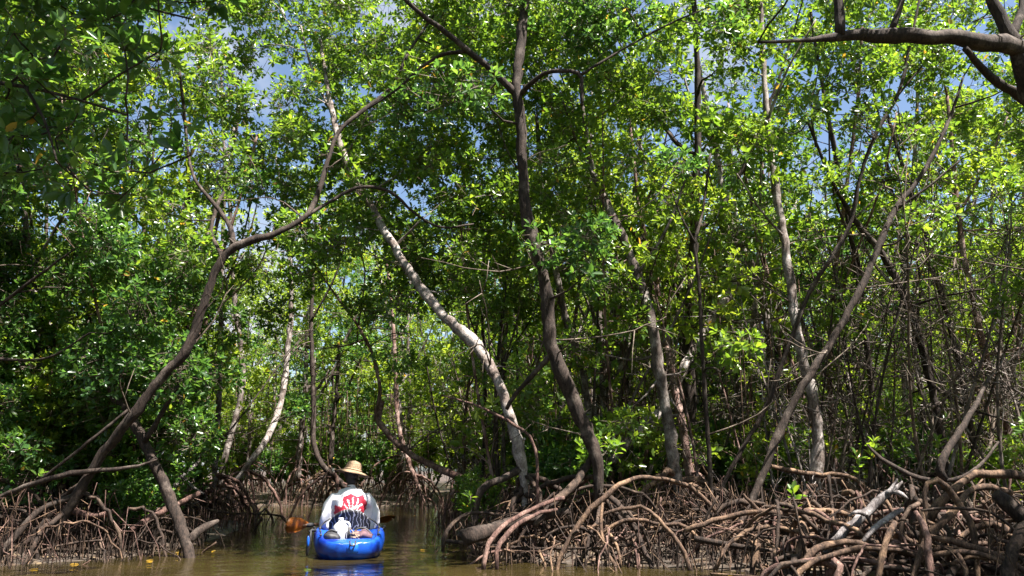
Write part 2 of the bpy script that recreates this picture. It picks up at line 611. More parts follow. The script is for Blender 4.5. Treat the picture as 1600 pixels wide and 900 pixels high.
def twigs_mesh(name, A, B, r0, r1, origin, bow=0.12, rg=rng):
    """Thin bent three sided twigs from A to B, one mesh."""
    A, B = np.asarray(A, float), np.asarray(B, float)
    n = len(A)
    Lg = np.linalg.norm(B - A, axis=1, keepdims=True)
    Mi = 0.5 * (A + B) + rg.normal(0, 1, (n, 3)) * Lg * bow
    T = norm(B - A)
    ref = np.where(np.abs(T[:, 2:3]) < 0.9, np.array([[0, 0, 1.0]]), np.array([[1.0, 0, 0]]))
    U = norm(np.cross(T, ref))
    W = np.cross(T, U)
    V = []
    rm = 0.5 * (r0 + r1)
    for c, r in ((A, r0), (B, r1)) if bow == 0 else ((A, r0), (Mi, rm), (B, r1)):
        for a_ in (0, 2.094, 4.189):
            V.append(c + r * (math.cos(a_) * U + math.sin(a_) * W))
    V = np.stack(V, 1).reshape(-1, 3) - np.asarray(origin, float)
    o = np.arange(n)[:, None] * (6 if bow == 0 else 9)
    qs = []
    for s in (0,) if bow == 0 else (0, 3):
        for j in range(3):
            qs.append(o + np.array([[s + j, s + (j + 1) % 3, s + 3 + (j + 1) % 3, s + 3 + j]]))
    return new_mesh(name, V, [np.concatenate(qs)], True)


def clump_tips(C, Rr, nros, rg=rng, flat=0.75):
    """Twig tips in a clump: on an uneven shell, pointing outwards and up."""
    d = norm(rg.normal(size=(nros, 3)) + np.array([0, 0, 0.15]))
    off = d * (Rr * rg.uniform(0.25, 1.0, (nros, 1)) ** 0.6) * np.array([1, 1, flat])
    return C + off, norm(d + np.array([0, 0, 0.55]) + rg.normal(0, 0.25, (nros, 3)))


def attach(skel, srad, sid, clumps, rg=rng, maxlen=4.5, step=0.25, up=0.5):
    """Join every clump to the nearest limb, earlier branches included. Returns branches (points, radii, owner) and clump owners."""
    S, SR, SI = [np.asarray(skel, float)], [np.asarray(srad, float)], [np.asarray(sid)]
    C = np.asarray(clumps, float)
    d0 = np.array([np.min(np.linalg.norm(S[0] - c, axis=1)) for c in C])
    own = np.full(len(C), -1)
    out = []
    SA, RA, IA = S[0], SR[0], SI[0]
    for ci in np.argsort(d0):
        c = C[ci]
        v = c - SA
        dist = np.linalg.norm(v, axis=1) + up * np.maximum(0, 0.15 - v[:, 2])
        k = int(np.argmin(dist))
        ln = np.linalg.norm(c - SA[k])
        if ln > maxlen:
            continue
        own[ci] = IA[k]
        n = max(4, int(ln / 0.16))
        t = np.linspace(0, 1, n)[:, None]
        pr = norm(np.cross(c - SA[k], rg.normal(size=3)))
        P = SA[k] + (c - SA[k]) * t + pr * np.sin(np.pi * t) * ln * rg.normal(0, 0.10) \
            + norm(rg.normal(size=3)) * np.sin(2 * np.pi * t) * ln * 0.05 - np.array([0, 0, 1]) * np.sin(np.pi * t) * ln * 0.06
        if n > 5:
            P[1:-1] += rg.normal(0, 0.010, (n - 2, 3))
        r0 = min(0.7 * RA[k], 0.008 + 0.011 * ln)
        rr = np.linspace(max(r0, 0.005), 0.0045, n)
        out.append((P, rr, IA[k]))
        SA = np.vstack([SA, P[1:]])
        RA = np.concatenate([RA, rr[1:]])
        IA = np.concatenate([IA, np.full(n - 1, IA[k])])
    return out, own


def bez(p0, p1, p2, p3, n):
    t = np.linspace(0, 1, n)[:, None]
    return (1 - t) ** 3 * p0 + 3 * (1 - t) ** 2 * t * p1 + 3 * (1 - t) * t * t * p2 + t ** 3 * p3


def prop_root(c, ph, reach, r, rg=rng, n=16, gz=None):
    """An arching stilt root from point c on the trunk down into the mud."""
    d = np.array([math.cos(ph), math.sin(ph), 0])
    e = c + d * reach
    z = (float(ground_z(e[0], e[1])) if gz is None else gz) - 0.25
    h = c[2] - z
    side = np.array([-d[1], d[0], 0]) * rg.normal(0, 0.12) * reach
    p0 = c
    p1 = c + d * reach * rg.uniform(0.35, 0.6) + np.array([0, 0, rg.uniform(-0.10, 0.16) * h]) + side
    p2 = np.array([*(c + d * reach * rg.uniform(0.85, 1.05))[:2], z + h * rg.uniform(0.45, 0.8)]) + side
    p3 = np.array([e[0], e[1], z])
    P = bez(p0, p1, p2, p3, n)
    P[1:-1] += rg.normal(0, 0.012, (n - 2, 3))
    return P, np.linspace(r * 1.1, r * 0.75, n)

# ------------------------------------------------------------------ the near trees, one by one: trunk and limbs as (px, py, distance, width)
TREES = [
 dict(label='tall dark brown trunk in the middle forking in three high up, on stilt roots', mat='bark_dark', rmat='root_dark',
      trunk=[(826,-190,8.9,16),(826,-60,8.9,22),(816,40,8.9,25),(807,130,8.8,28),(812,175,8.8,28),(816,260,8.8,29),(823,335,8.8,31),(840,400,8.8,34),(853,455,8.8,35),(858,520,8.8,36),(872,570,8.8,37),(898,630,8.8,38),(918,680,8.8,38),(933,722,8.8,36),(934,770,8.8,24),(930,830,8.8,16)],
      limbs=[[(808,148,8.8,20),(772,112,8.7,17),(732,80,8.6,16),(702,55,8.5,14),(662,25,8.4,12),(622,-12,8.3,10),(560,-80,8.2,6)],
             [(728,80,8.6,11),(690,86,8.7,9),(655,108,8.8,8),(620,140,8.9,6),(575,170,9.0,4)],
             [(811,150,8.8,14),(835,125,8.6,12),(862,111,8.5,11),(906,117,8.4,10),(909,165,8.4,7)],
             [(905,118,8.4,8),(960,85,8.4,6),(1040,40,8.5,5),(1110,10,8.6,3)],
             [(866,548,8.8,16),(838,580,8.9,13),(802,620,9.0,12),(792,640,9.05,10)]],
      roots=(14,(0.35,1.3),(0.014,0.03))),
 dict(label='long pale trunk leaning to the left above the kayaker, sunlit in patches', mat='bark_pale', rmat='root_dark',
      trunk=[(500,60,11.6,8),(512,140,11.4,13),(526,205,11.2,16),(548,270,11.0,19),(575,312,10.8,21),(602,362,10.5,23),(640,425,10.2,25),(690,490,9.9,28),(740,535,9.6,30),(770,580,9.4,28),(793,640,9.2,28),(808,690,9.1,28),(817,735,9.1,27),(820,790,9.1,16),(822,850,9.1,10)],
      limbs=[[(622,380,10.4,8),(640,362,10.3,6),(656,345,10.2,4)],
             [(814,732,9.1,22),(785,748,9.0,18),(758,760,8.9,20),(746,785,8.9,18),(738,830,8.8,12)],
             [(520,180,11.3,8),(488,110,11.4,6),(470,40,11.5,4)]],
      roots=(9,(0.25,0.9),(0.02,0.034))),
 dict(label='dark crooked trunk leaning to the right over the left bank, bent limb', mat='bark_dark', rmat='root_dark',
      trunk=[(680,20,9.6,5),(640,80,9.5,8),(612,135,9.4,10),(568,172,9.2,11),(530,205,9.1,11),(514,245,9.0,12),(500,292,8.9,13),(480,335,8.8,15),(430,365,8.7,17),(368,384,8.6,20),(338,420,8.6,22),(320,472,8.6,23),(292,545,8.6,25),(250,592,8.6,25),(206,650,8.6,26),(152,722,8.7,27),(122,772,8.7,27),(92,820,8.7,22),(70,868,8.7,14)],
      limbs=[[(366,385,8.6,15),(358,350,8.7,12),(338,322,8.8,11),(312,292,8.9,9),(298,262,9.0,7),(290,200,9.1,5)],
             [(480,337,8.8,10),(512,318,8.9,9),(560,293,9.0,9),(610,300,9.1,8),(650,335,9.2,7),(690,355,9.3,6),(740,350,9.4,4)],
             [(346,400,8.6,10),(330,360,9.2,9),(340,320,9.4,10),(350,300,9.5,6)],
             [(122,772,8.7,14),(60,800,8.6,16),(0,862,8.4,20),(-40,890,8.3,20)]],
      roots=(6,(0.3,0.8),(0.018,0.03))),
 dict(label='brown spotted trunk right of the dark middle trunk, upright and thick at its base', mat='bark_grey', rmat='root',
      trunk=[(905,120,11.0,8),(922,250,10.8,15),(944,310,10.6,19),(970,362,10.4,22),(1000,440,10.2,25),(1018,500,10.0,27),(1030,580,10.0,29),(1042,650,10.0,31),(1052,720,10.0,33),(1058,752,10.0,30),(1060,800,10.0,16),(1060,860,10.0,10)],
      limbs=[[(935,290,10.7,9),(905,230,10.6,7),(880,160,10.5,5)],[(995,430,10.2,9),(1040,360,10.0,7),(1075,270,9.9,5)]],
      roots=(12,(0.4,1.1),(0.024,0.04))),
 dict(label='reddish trunk close behind the brown spotted one, leaning against it', mat='bark_red', rmat='root_red',
      trunk=[(985,200,12.6,8),(1000,330,12.3,12),(1030,460,12.0,15),(1046,560,11.6,19),(1058,625,11.4,22),(1072,700,11.2,23),(1078,745,11.2,22),(1080,800,11.2,12),(1080,840,11.2,8)],
      limbs=[[(1002,340,12.3,7),(1030,260,12.2,5),(1050,170,12.1,3)]], roots=(8,(0.3,0.9),(0.02,0.032))),
 dict(label='twisted greyish pink trunk behind the dark middle trunk', mat='bark_grey', rmat='root_red',
      trunk=[(838,180,12.4,9),(848,300,12.3,13),(868,420,12.0,17),(884,495,12.0,19),(905,560,12.0,20),(916,610,12.0,19),(922,690,12.0,18),(925,760,12.0,18),(925,815,12.0,12)],
      limbs=[[(850,310,12.3,7),(800,250,12.2,5),(770,170,12.1,3)]], roots=(7,(0.3,0.8),(0.02,0.03))),
 dict(label='tall whitish trunk on the right bank, reddish and swollen at its foot', mat='bark_pale', rmat='root',
      trunk=[(1186,-80,10.6,9),(1192,80,10.5,14),(1200,200,10.4,17),(1212,292,10.3,20),(1226,380,10.2,22),(1240,480,10.1,25),(1255,560,10.0,28),(1270,622,10.0,30),(1278,690,10.0,31),(1276,740,10.0,36),(1276,775,10.0,22),(1276,850,10.0,12)],
      limbs=[[(1198,190,10.4,8),(1230,110,10.2,6),(1275,30,10.0,4)],[(1225,370,10.2,7),(1190,330,10.0,5),(1150,270,9.9,4)]],
      roots=(13,(0.4,1.2),(0.022,0.04))),
 dict(label='crooked white trunk leaning to the right above the fallen grey trunk', mat='bark_pale', rmat='root_red',
      trunk=[(1085,60,13.4,9),(1104,170,13.2,13),(1120,245,13.1,17),(1136,335,13.0,19),(1160,390,13.0,21),(1182,430,13.0,20),(1200,520,13.0,19),(1205,640,13.0,20),(1205,740,13.0,20),(1205,805,13.0,14)],
      limbs=[[(1115,225,13.1,8),(1085,170,13.0,6),(1060,90,12.9,4)]], roots=(7,(0.3,0.8),(0.02,0.03))),
 dict(label='dark trunk leaning far to the right in front of the whitish trunk, crossing another', mat='bark_dark', rmat='root_dark',
      trunk=[(1505,120,9.7,6),(1482,190,9.6,10),(1442,270,9.5,13),(1398,328,9.4,15),(1372,388,9.3,17),(1345,450,9.2,18),(1302,530,9.1,19),(1262,590,9.0,20),(1225,660,9.0,21),(1188,750,8.9,20),(1168,800,8.8,16),(1150,860,8.7,12)],
      limbs=[[(1400,326,9.4,8),(1440,300,9.3,6),(1500,250,9.2,4)]], roots=(8,(0.3,0.9),(0.02,0.035))),
 dict(label='dark trunk leaning to the left over the right bank, crossing the leaning trunk', mat='bark_dark', rmat='root_dark',
      trunk=[(1262,190,10.8,6),(1300,282,10.9,10),(1340,350,11.0,15),(1380,400,11.0,18),(1415,470,11.0,20),(1440,540,11.0,21),(1456,602,11.0,21),(1470,680,11.0,22),(1478,740,11.0,22),(1480,800,11.0,14),(1480,840,11.0,9)],
      limbs=[[(1275,230,10.8,7),(1270,170,10.7,5),(1300,100,10.6,4)]], roots=(10,(0.4,1.1),(0.022,0.036))),
 dict(label='slim dark bowed trunk rising to the upper right edge of the wood', mat='bark_dark', rmat='root_dark',
      trunk=[(1440,-20,9.4,5),(1420,80,9.4,8),(1402,150,9.4,9),(1372,202,9.4,10),(1346,270,9.5,10),(1328,350,9.6,11),(1300,402,9.6,12),(1262,462,9.7,12),(1225,560,9.7,12),(1195,640,9.7,12),(1160,700,9.7,12),(1125,770,9.7,10),(1105,850,9.7,7)],
      limbs=[[(1398,155,9.4,6),(1450,90,9.3,4),(1490,20,9.2,3)]], roots=(5,(0.2,0.6),(0.015,0.025))),
 dict(label='slender reddish brown trunk standing near the right end of the wood', mat='bark_red', rmat='root_red',
      trunk=[(1480,150,12.2,8),(1497,330,12.0,13),(1506,400,12.0,15),(1521,470,12.0,16),(1536,540,12.0,17),(1556,612,12.0,18),(1578,690,12.0,18),(1585,760,12.0,14),(1588,815,12.0,9)],
      limbs=[[(1498,335,12.0,7),(1540,260,11.8,5),(1575,180,11.7,4)],[(1540,555,12.0,8),(1590,545,11.9,6),(1650,535,11.8,4)]], roots=(7,(0.3,0.9),(0.02,0.03))),
 dict(label='thin dark upright stem between the spotted trunk and the whitish trunk', mat='bark_dark', rmat='root_dark',
      trunk=[(1110,240,9.8,5),(1098,330,9.7,7),(1086,380,9.6,9),(1092,440,9.6,10),(1096,520,9.5,10),(1100,600,9.5,11),(1106,680,9.5,12),(1110,750,9.5,12),(1112,860,9.5,8)],
      limbs=[[(1087,382,9.6,6),(1065,340,9.5,5),(1050,300,9.5,3)]], roots=(4,(0.2,0.5),(0.014,0.022))),
 dict(label='thick dark trunk cut by the right edge, with a heavy horizontal limb', mat='bark_dark', ws=0.78, rmat='root_dark',
      trunk=[(1500,-120,6.1,15),(1535,-30,6.1,19),(1562,25,6.1,24),(1590,82,6.1,30),(1608,150,6.2,34),(1640,270,6.3,36),(1680,420,6.4,38),(1700,600,6.5,40),(1700,760,6.5,40),(1700,860,6.5,26),(1700,960,6.5,18)],
      limbs=[[(1598,78,6.1,36),(1545,66,6.0,33),(1480,60,5.9,31),(1400,54,5.8,30),(1310,58,5.7,20),(1255,63,5.6,9),(1185,66,5.5,6)],
             [(1312,56,5.7,22),(1310,10,5.7,19),(1305,-60,5.7,15),(1290,-140,5.7,11)],
             [(1392,50,5.8,14),(1408,5,5.8,11),(1425,-60,5.8,8)],
             [(1508,76,5.9,12),(1548,120,6.2,17),(1605,160,6.5,19),(1680,240,6.8,20)],
             [(1580,60,6.1,16),(1600,0,6.2,18),(1610,-80,6.3,14)]],
      roots=(12,(0.5,1.4),(0.03,0.05))),
 dict(label='leafy tree at the left edge with branches hanging close over the water', mat='bark_dark', rmat='root_dark', near=True,
      trunk=[(-420,-500,4.6,10),(-330,-250,4.6,22),(-300,0,4.6,40),(-310,400,4.6,56),(-330,800,4.6,62),(-340,1000,4.6,40),(-340,1120,4.6,24)],
      limbs=[[(-300,60,4.6,22),(-150,105,4.4,15),(-10,128,4.2,11),(60,140,4.1,9),(120,155,4.0,7),(200,180,3.9,5)],
             [(40,136,4.1,8),(70,190,4.1,7),(88,250,4.0,5)],
             [(130,156,4.0,6),(190,115,4.0,5),(250,80,4.0,4)],
             [(-320,-200,4.6,18),(-150,-90,4.6,12),(20,-40,4.6,9),(180,0,4.6,7),(300,30,4.6,5)]],
      roots=(10,(0.4,1.1),(0.03,0.045))),
 dict(label='grey trunk wrapped in the dense foliage at the far left', mat='bark_grey', rmat='root_dark',
      trunk=[(20,40,11.2,8),(35,300,11.0,14),(60,500,11.0,18),(75,650,11.0,20),(85,760,11.0,20),(85,850,11.0,12)],
      limbs=[[(30,260,11.0,9),(-30,120,10.9,6),(-60,0,10.8,4)],[(50,420,11.0,9),(120,300,10.8,6),(170,200,10.7,4)]], roots=(9,(0.3,0.9),(0.02,0.032))),
 dict(label='short forked trunk half hidden by the lower left foliage', mat='bark_dark', rmat='root_dark',
      trunk=[(230,330,12.0,7),(215,430,11.8,11),(195,540,11.6,14),(180,640,11.4,16),(165,740,11.2,16),(160,835,11.2,10)],
      limbs=[[(205,500,11.7,9),(260,420,11.6,7),(290,350,11.5,4)],[(190,560,11.6,9),(120,470,11.4,7),(90,400,11.3,4)]], roots=(8,(0.3,0.8),(0.018,0.03))),
 dict(label='small bushy trunk at the left edge low over the water', mat='bark_dark', rmat='root_dark',
      trunk=[(-40,330,9.4,8),(-30,480,9.2,13),(-20,620,9.1,17),(-20,760,9.0,18),(-20,870,9.0,11)],
      limbs=[[(-30,500,9.2,9),(60,430,9.1,7),(130,380,9.0,4)],[(-25,560,9.2,8),(70,560,9.0,6),(140,520,8.9,4)]], roots=(8,(0.3,0.8),(0.018,0.03))),
 # middle distance
 dict(label='slim grey trunk with a knot, behind the dark crooked trunk', mat='bark_grey', rmat='root_red',
      trunk=[(345,100,17.0,6),(350,230,17,9),(360,330,17,11),(365,450,17,13),(378,560,16.8,14),(376,620,16.6,16),(352,712,16.4,16),(345,745,16.4,14),(345,790,16.4,8)],
      limbs=[[(352,250,17,6),(320,180,16.8,4),(300,110,16.6,3)]], roots=(12,(0.4,1.2),(0.02,0.035))),
 dict(label='pale bowed trunk curving to the left down to a root mound, left of the kayaker', mat='bark_pale', rmat='root_red',
      trunk=[(430,240,17.5,6),(448,350,17.4,9),(455,470,17.2,13),(448,560,17,15),(440,622,16.8,16),(420,680,16.4,17),(385,730,16,17),(360,765,15.8,12),(350,800,15.6,8)],
      limbs=[[(452,440,17.2,6),(480,380,17,4),(500,300,17,3)]], roots=(14,(0.4,1.3),(0.02,0.035))),
 dict(label='straight grey pole of a trunk left of the slim knotted trunk', mat='bark_grey', rmat='root_red',
      trunk=[(352,300,15.6,7),(346,420,15.4,10),(345,500,15.2,13),(343,600,15.0,14),(338,700,14.8,15),(335,750,14.8,14),(335,800,14.8,8)],
      limbs=[[(346,430,15.4,6),(320,370,15.3,4),(300,300,15.2,3)]], roots=(14,(0.4,1.2),(0.02,0.034))),
 dict(label='dark hooked trunk rising right behind the straw hat from the far bank', mat='bark_dark', rmat='root_red',
      trunk=[(495,300,17.6,6),(490,420,17.5,9),(486,520,17.3,11),(490,620,17.2,13),(490,690,17,14),(505,728,16.9,16),(530,752,16.8,17),(548,775,16.8,12),(552,800,16.8,8)],
      limbs=[[(487,500,17.3,6),(520,440,17.2,5),(540,380,17.1,3)]], roots=(14,(0.4,1.3),(0.02,0.035))),
 dict(label='bent pinkish trunk sloping down to the right bank, cut stub on its elbow', mat='bark_red', rmat='root_red',
      trunk=[(462,350,13.0,3),(485,402,12.8,4),(520,455,12.6,6),(560,510,12.4,8),(584,560,12.2,9),(594,612,12,10),(590,652,12,16),(618,690,11.9,17),(660,720,11.7,18),(735,754,11.4,17),(775,790,11.2,12),(790,830,11.0,9)],
      limbs=[[(592,655,12,11),(597,632,11.9,11),(598,626,11.9,10)],[(570,530,12.3,5),(540,540,12.2,4),(500,545,12.1,2)],[(560,510,12.4,5),(570,430,12.4,4),(560,380,12.4,3)]],
      roots=(5,(0.2,0.5),(0.015,0.025))),
 dict(label='leaning pale stem with stilt roots on the far bank right of the kayaker', mat='bark_red', rmat='root_red',
      trunk=[(600,380,20.6,7),(612,480,20.4,9),(618,580,20.2,11),(622,660,20,12),(638,720,19.8,13),(655,765,19.6,12),(660,790,19.6,8)],
      limbs=[[(612,480,20.4,5),(640,420,20.2,4),(655,350,20,3)]], roots=(14,(0.3,0.9),(0.018,0.03))),
]

# foliage density over the picture, 100 px cells, rows from the top (near layer)
DENS = np.array([
 [.95,.95,.95,.95,1.,1.,1.,1.,1.,1.,.95,.9,.8,.8,.8,.65],
 [.95,.95,.9,.9,1.,1.,1.,1.,1.,1.,.95,.85,.7,.75,.8,.65],
 [.95,.85,.4,.75,.95,.95,.9,.9,.9,.9,.8,.7,.6,.6,.7,.5],
 [.9,.9,.8,.5,.7,.8,.8,.9,.9,.7,.7,.7,.6,.6,.6,.5],
 [1.,1.,1.,.5,.35,.5,.6,.7,.7,.5,.5,.5,.4,.3,.3,.4],
 [1.,1.,.9,.3,.15,.2,.2,.3,.3,.3,.3,.3,.2,.2,.2,.2],
 [1.,.9,.4,.05,.0,.0,.05,.1,.2,.2,.15,.1,.1,.1,.1,.1],
 [.6,.45,.15,.0,.0,.0,.05,.05,.1,.1,.1,.05,.05,.05,.05,.05],
 [0.]*16])


def dens(px, py):
    i = np.clip((py // 100).astype(int), 0, 8)
    j = np.clip((px // 100).astype(int), 0, 15)
    return DENS[i, j]


skel, srad, sid = [], [], []
roots_of = []
for ti, T in enumerate(TREES):
    tp = px_path(T['trunk'])
    tp[:, 3] *= T.get('ws', 0.56)
    P, r = limb_path(tp, wob=0.10)
    T['P'], T['r'] = P, r
    gz = float(ground_z(P[-1][0], P[-1][1]))
    base = np.array([P[-1][0], P[-1][1], gz])
    if P[-1][2] > gz - 0.1:                           # carry the foot down into the mud
        P = np.vstack([P, [P[-1][0], P[-1][1], gz - 0.25]])
        r = np.append(r, r[-1] * 0.8)
    kn = np.ones(len(r))
    for _ in range(max(2, len(r) // 9)):
        i0 = rng.integers(len(r))
        kn += rng.uniform(0.05, 0.22) * np.exp(-((np.arange(len(r)) - i0) / rng.uniform(0.7, 1.6)) ** 2)
    r = r * kn
    root = empty('mangrove_tree', base)
    tag(root, T['label'], 'tree', 'mangroves on the near banks')
    T['obj'], T['base'] = root, base
    mb = MB()
    tube(mb, P, r, 12, 0.10)
    mb.build('trunk', M[T['mat']], root, base)
    hi = P[:, 2] > 2.0
    skel.append(P[hi]); srad.append(r[hi]); sid.append(np.full(hi.sum(), ti))
    for lb in T['limbs']:
        lp = px_path(lb)
        lp[:, 3] *= T.get('ws', 0.62)
        Pl, rl = limb_path(lp, wob=0.12)
        mb = MB()
        tube(mb, Pl, rl, 9, 0.10)
        mb.build('limb', M['bark_dark' if (ti == 1 and lb[0][1] > 700) else T['mat']], root, base)
        hi = Pl[:, 2] > 1.6
        skel.append(Pl[hi]); srad.append(rl[hi]); sid.append(np.full(hi.sum(), ti))
    up_i = np.where(P[:, 2] > 1.0)[0]
    for k in range(12 if not T.get('near') else 0):    # bare dead side twigs and broken stubs
        i0 = int(rng.choice(up_i))
        if P[i0][2] > 5.5:
            continue
        stub = rng.random() < 0.25
        Lk = rng.uniform(0.05, 0.12) if stub else rng.uniform(0.3, 1.5)
        d_ = norm(np.array([rng.normal(), rng.normal(), rng.uniform(-0.3, 0.9)]))
        n_ = 3 if stub else 8
        t_ = np.linspace(0, 1, n_)[:, None]
        Pq = P[i0] + d_ * Lk * t_ + norm(rng.normal(size=3)) * np.sin(t_ * 3.1) * Lk * 0.16 + rng.normal(0, 0.012, (n_, 3)) * t_
        r1 = 0.35 * r[i0] if stub else 0.0045 + 0.005 * Lk
        mb = MB()
        tube(mb, Pq, np.linspace(r1, r1 * (0.8 if stub else 0.35), n_), 5, 0.08)
        if not stub:
            for _ in range(3):
                i1 = rng.integers(2, n_ - 1)
                e_ = Pq[i1] + norm(d_ + rng.normal(0, 0.8, 3)) * Lk * rng.uniform(0.2, 0.5)
                tube(mb, np.array([Pq[i1], 0.5 * (Pq[i1] + e_) + rng.normal(0, 0.02, 3), e_]), [r1 * 0.6, r1 * 0.5, r1 * 0.25], 4)
        mb.build('branch_stub' if stub else 'dead_twig', M['twig' if not stub else T['mat']], root, base)
    # stilt roots leave the lowest metre of the trunk
    n_r, (ra, rb), (wa, wb) = T['roots']
    zz = P[:, 2]
    low = np.where((zz < 0.88) & (zz > 0.28))[0]
    if len(low) == 0:
        low = np.array([len(P) - 2])
    ph0 = rng.uniform(0, 6.28)
    for k in range(n_r):
        c = P[rng.choice(low)]
        ph = ph0 + k * 2.4 + rng.normal(0, 0.3)
        reach = rng.uniform(ra, rb) * (0.6 + 0.6 * c[2])
        Pr, rr = prop_root(c, ph, reach, rng.uniform(wa, wb))
        mb = MB()
        tube(mb, Pr, rr, 7, 0.10)
        mb.build('prop_root', M[T['rmat']], root, base)

# clumps of the near crowns
C, Rc = [], []
tries = 0
while len(C) < 1960 and tries < 160000:
    tries += 1
    px, py = rng.uniform(-160, 1760), rng.uniform(-180, 780)
    D = rng.uniform(8.0, 14.5)
    if px < 330 and py > 300:
        D = rng.uniform(9.0, 12.2)
    p = at(px, py, D)
    if p[2] < 0.7 or p[2] > 9.5:
        continue
    if rng.random() > float(dens(np.array([px]), np.array([py]))[0]) ** 1.3:
        continue
    if poly_sd(p[0:1], p[1:2])[0] < 0 and p[2] < 2.2 and px > 250:
        continue
    C.append(p)
    Rc.append(rng.uniform(0.28, 0.55))
C, Rc = np.array(C), np.array(Rc)
keep = np.ones(len(C), bool)
cpx, cpy, cd = to_px(C)
for ti, T in enumerate(TREES[:16]):
    lines = [(T['trunk'], 1.0 if ti in (1, 6) else 0.85)] + [(l, 0.6) for l in T['limbs'][:2]]
    for ln_, pr_ in lines:
        Q = catmull(np.array(ln_, float), 40)
        for ci in range(len(C)):
            dd = np.hypot(Q[:, 0] - cpx[ci], Q[:, 1] - cpy[ci])
            k = int(np.argmin(dd))
            if cd[ci] < Q[k, 2] + 0.2 and dd[k] < Rc[ci] * (1.0 if ti in (1, 6) else 0.75) * F / cd[ci] and rng.random() < pr_:
                keep[ci] = False
C, Rc = C[keep], Rc[keep]
# canopy over the channel and over the picture's top edge
Ct = []
while len(Ct) < 60:
    p = np.array([rng.uniform(-6, 7), rng.uniform(3.0, 12), rng.uniform(5.0, 9.6)])
    a_, b_, _ = to_px(p)
    if -60 < a_[0] < 1660 and b_[0] > -40:
        continue
    Ct.append(p)
C = np.vstack([C, Ct])
Rc = np.concatenate([Rc, rng.uniform(0.35, 0.6, len(Ct))])
S3 = np.array(SUN)
keep = np.ones(len(C), bool)
for (q0, rad_, pr_) in (((-2.0, 9.75, 0.6), 0.6, 0.65), ((-1.85, 8.9, 0.2), 0.6, 0.5), ((3.4, 7.3, 0.4), 1.3, 0.45), ((0.8, 8.4, 0.5), 1.0, 0.4), ((-4.6, 10.0, 3.2), 1.9, 0.6), ((-5.6, 10.6, 1.8), 1.8, 0.6), ((-3.6, 9.6, 1.0), 1.2, 0.5), ((5.2, 12.0, 1.6), 1.7, 0.55), ((2.4, 12.0, 1.4), 1.4, 0.55), ((7.4, 12.0, 2.0), 1.6, 0.5), ((0.2, 13.0, 1.5), 1.3, 0.5), ((-6.5, 12.5, 3.0), 1.6, 0.5)):
    d_ = C - np.array(q0)
    off = np.linalg.norm(d_ - np.outer(d_ @ S3, S3), axis=1)
    keep &= ~((off < rad_) & (d_ @ S3 > 1.0) & (rng.random(len(C)) < pr_))
rgk = np.random.default_rng(3)
fleck = []
for ti, nf in ((1, 15), (6, 15), (3, 9), (7, 9), (4, 5), (8, 5), (0, 3), (2, 5), (9, 4), (11, 3), (13, 2), (5, 3)):
    Pk = TREES[ti]['P']
    Pk = Pk[(Pk[:, 2] > 0.8) & (Pk[:, 2] < 6.5)]
    fleck += [Pk[k] for k in rgk.choice(len(Pk), min(nf, len(Pk)), replace=False)]
for k in range(24):
    q_ = at(rgk.uniform(800, 1600), 800, rgk.uniform(7.0, 9.0))
    fleck.append(np.array([q_[0], q_[1], 0.5]))
for q0 in fleck:                                       # gaps in the canopy through which the sun reaches the stems
    d_ = C - q0
    off = np.linalg.norm(d_ - np.outer(d_ @ S3, S3), axis=1)
    keep &= ~((off < 0.62 * Rc + 0.05) & (d_ @ S3 > 0.3))
C, Rc = C[keep], Rc[keep]
SK, SRD, SID = np.concatenate(skel), np.concatenate(srad), np.concatenate(sid)
near_ids = [i for i, T in enumerate(TREES) if T.get('near')]
ok = ~np.isin(SID, near_ids)
branches, own = attach(SK[ok], SRD[ok], SID[ok], C)
for ti, T in enumerate(TREES):
    if T.get('near'):
        continue
    mb = MB()
    bs = [b for b in branches if b[2] == ti]
    for Pb, rb_, _ in bs:
        if np.linalg.norm(Pb[-1] - Pb[0]) > 0.7:
            m1 = MB()
            tube(m1, Pb, rb_, 6, 0.08)
            m1.build('branch', M[T['mat']], T['obj'], T['base'])
        else:
            tube(mb, Pb, rb_, 5, 0.08)
    if mb.n:
        mb.build('small_branches', M[T['mat']], T['obj'], T['base'])['kind'] = 'stuff'
    tips, dirs, ctr = [], [], []
    for ci in np.where(own == ti)[0]:
        nros = int(rng.uniform(105, 165) * Rc[ci] ** 1.3)
        a_, b_ = clump_tips(C[ci], Rc[ci], max(nros, 9))
        tips.append(a_); dirs.append(b_)
        ctr.append(C[ci] + 0.35 * (a_ - C[ci]) + rng.normal(0, 0.22 * Rc[ci], (len(a_), 3)))
    if tips:
        tips, dirs, ctr = np.concatenate(tips), np.concatenate(dirs), np.concatenate(ctr)
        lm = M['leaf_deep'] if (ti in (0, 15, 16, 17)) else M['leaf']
        o = link('crown', leaves_mesh('crown', tips, dirs, T['base'], 6, 0.093), lm, T['obj'])
        o = link('twigs', twigs_mesh('twigs', ctr, tips, 0.004, 0.0022, T['base'], 0), M['twig'], T['obj'])

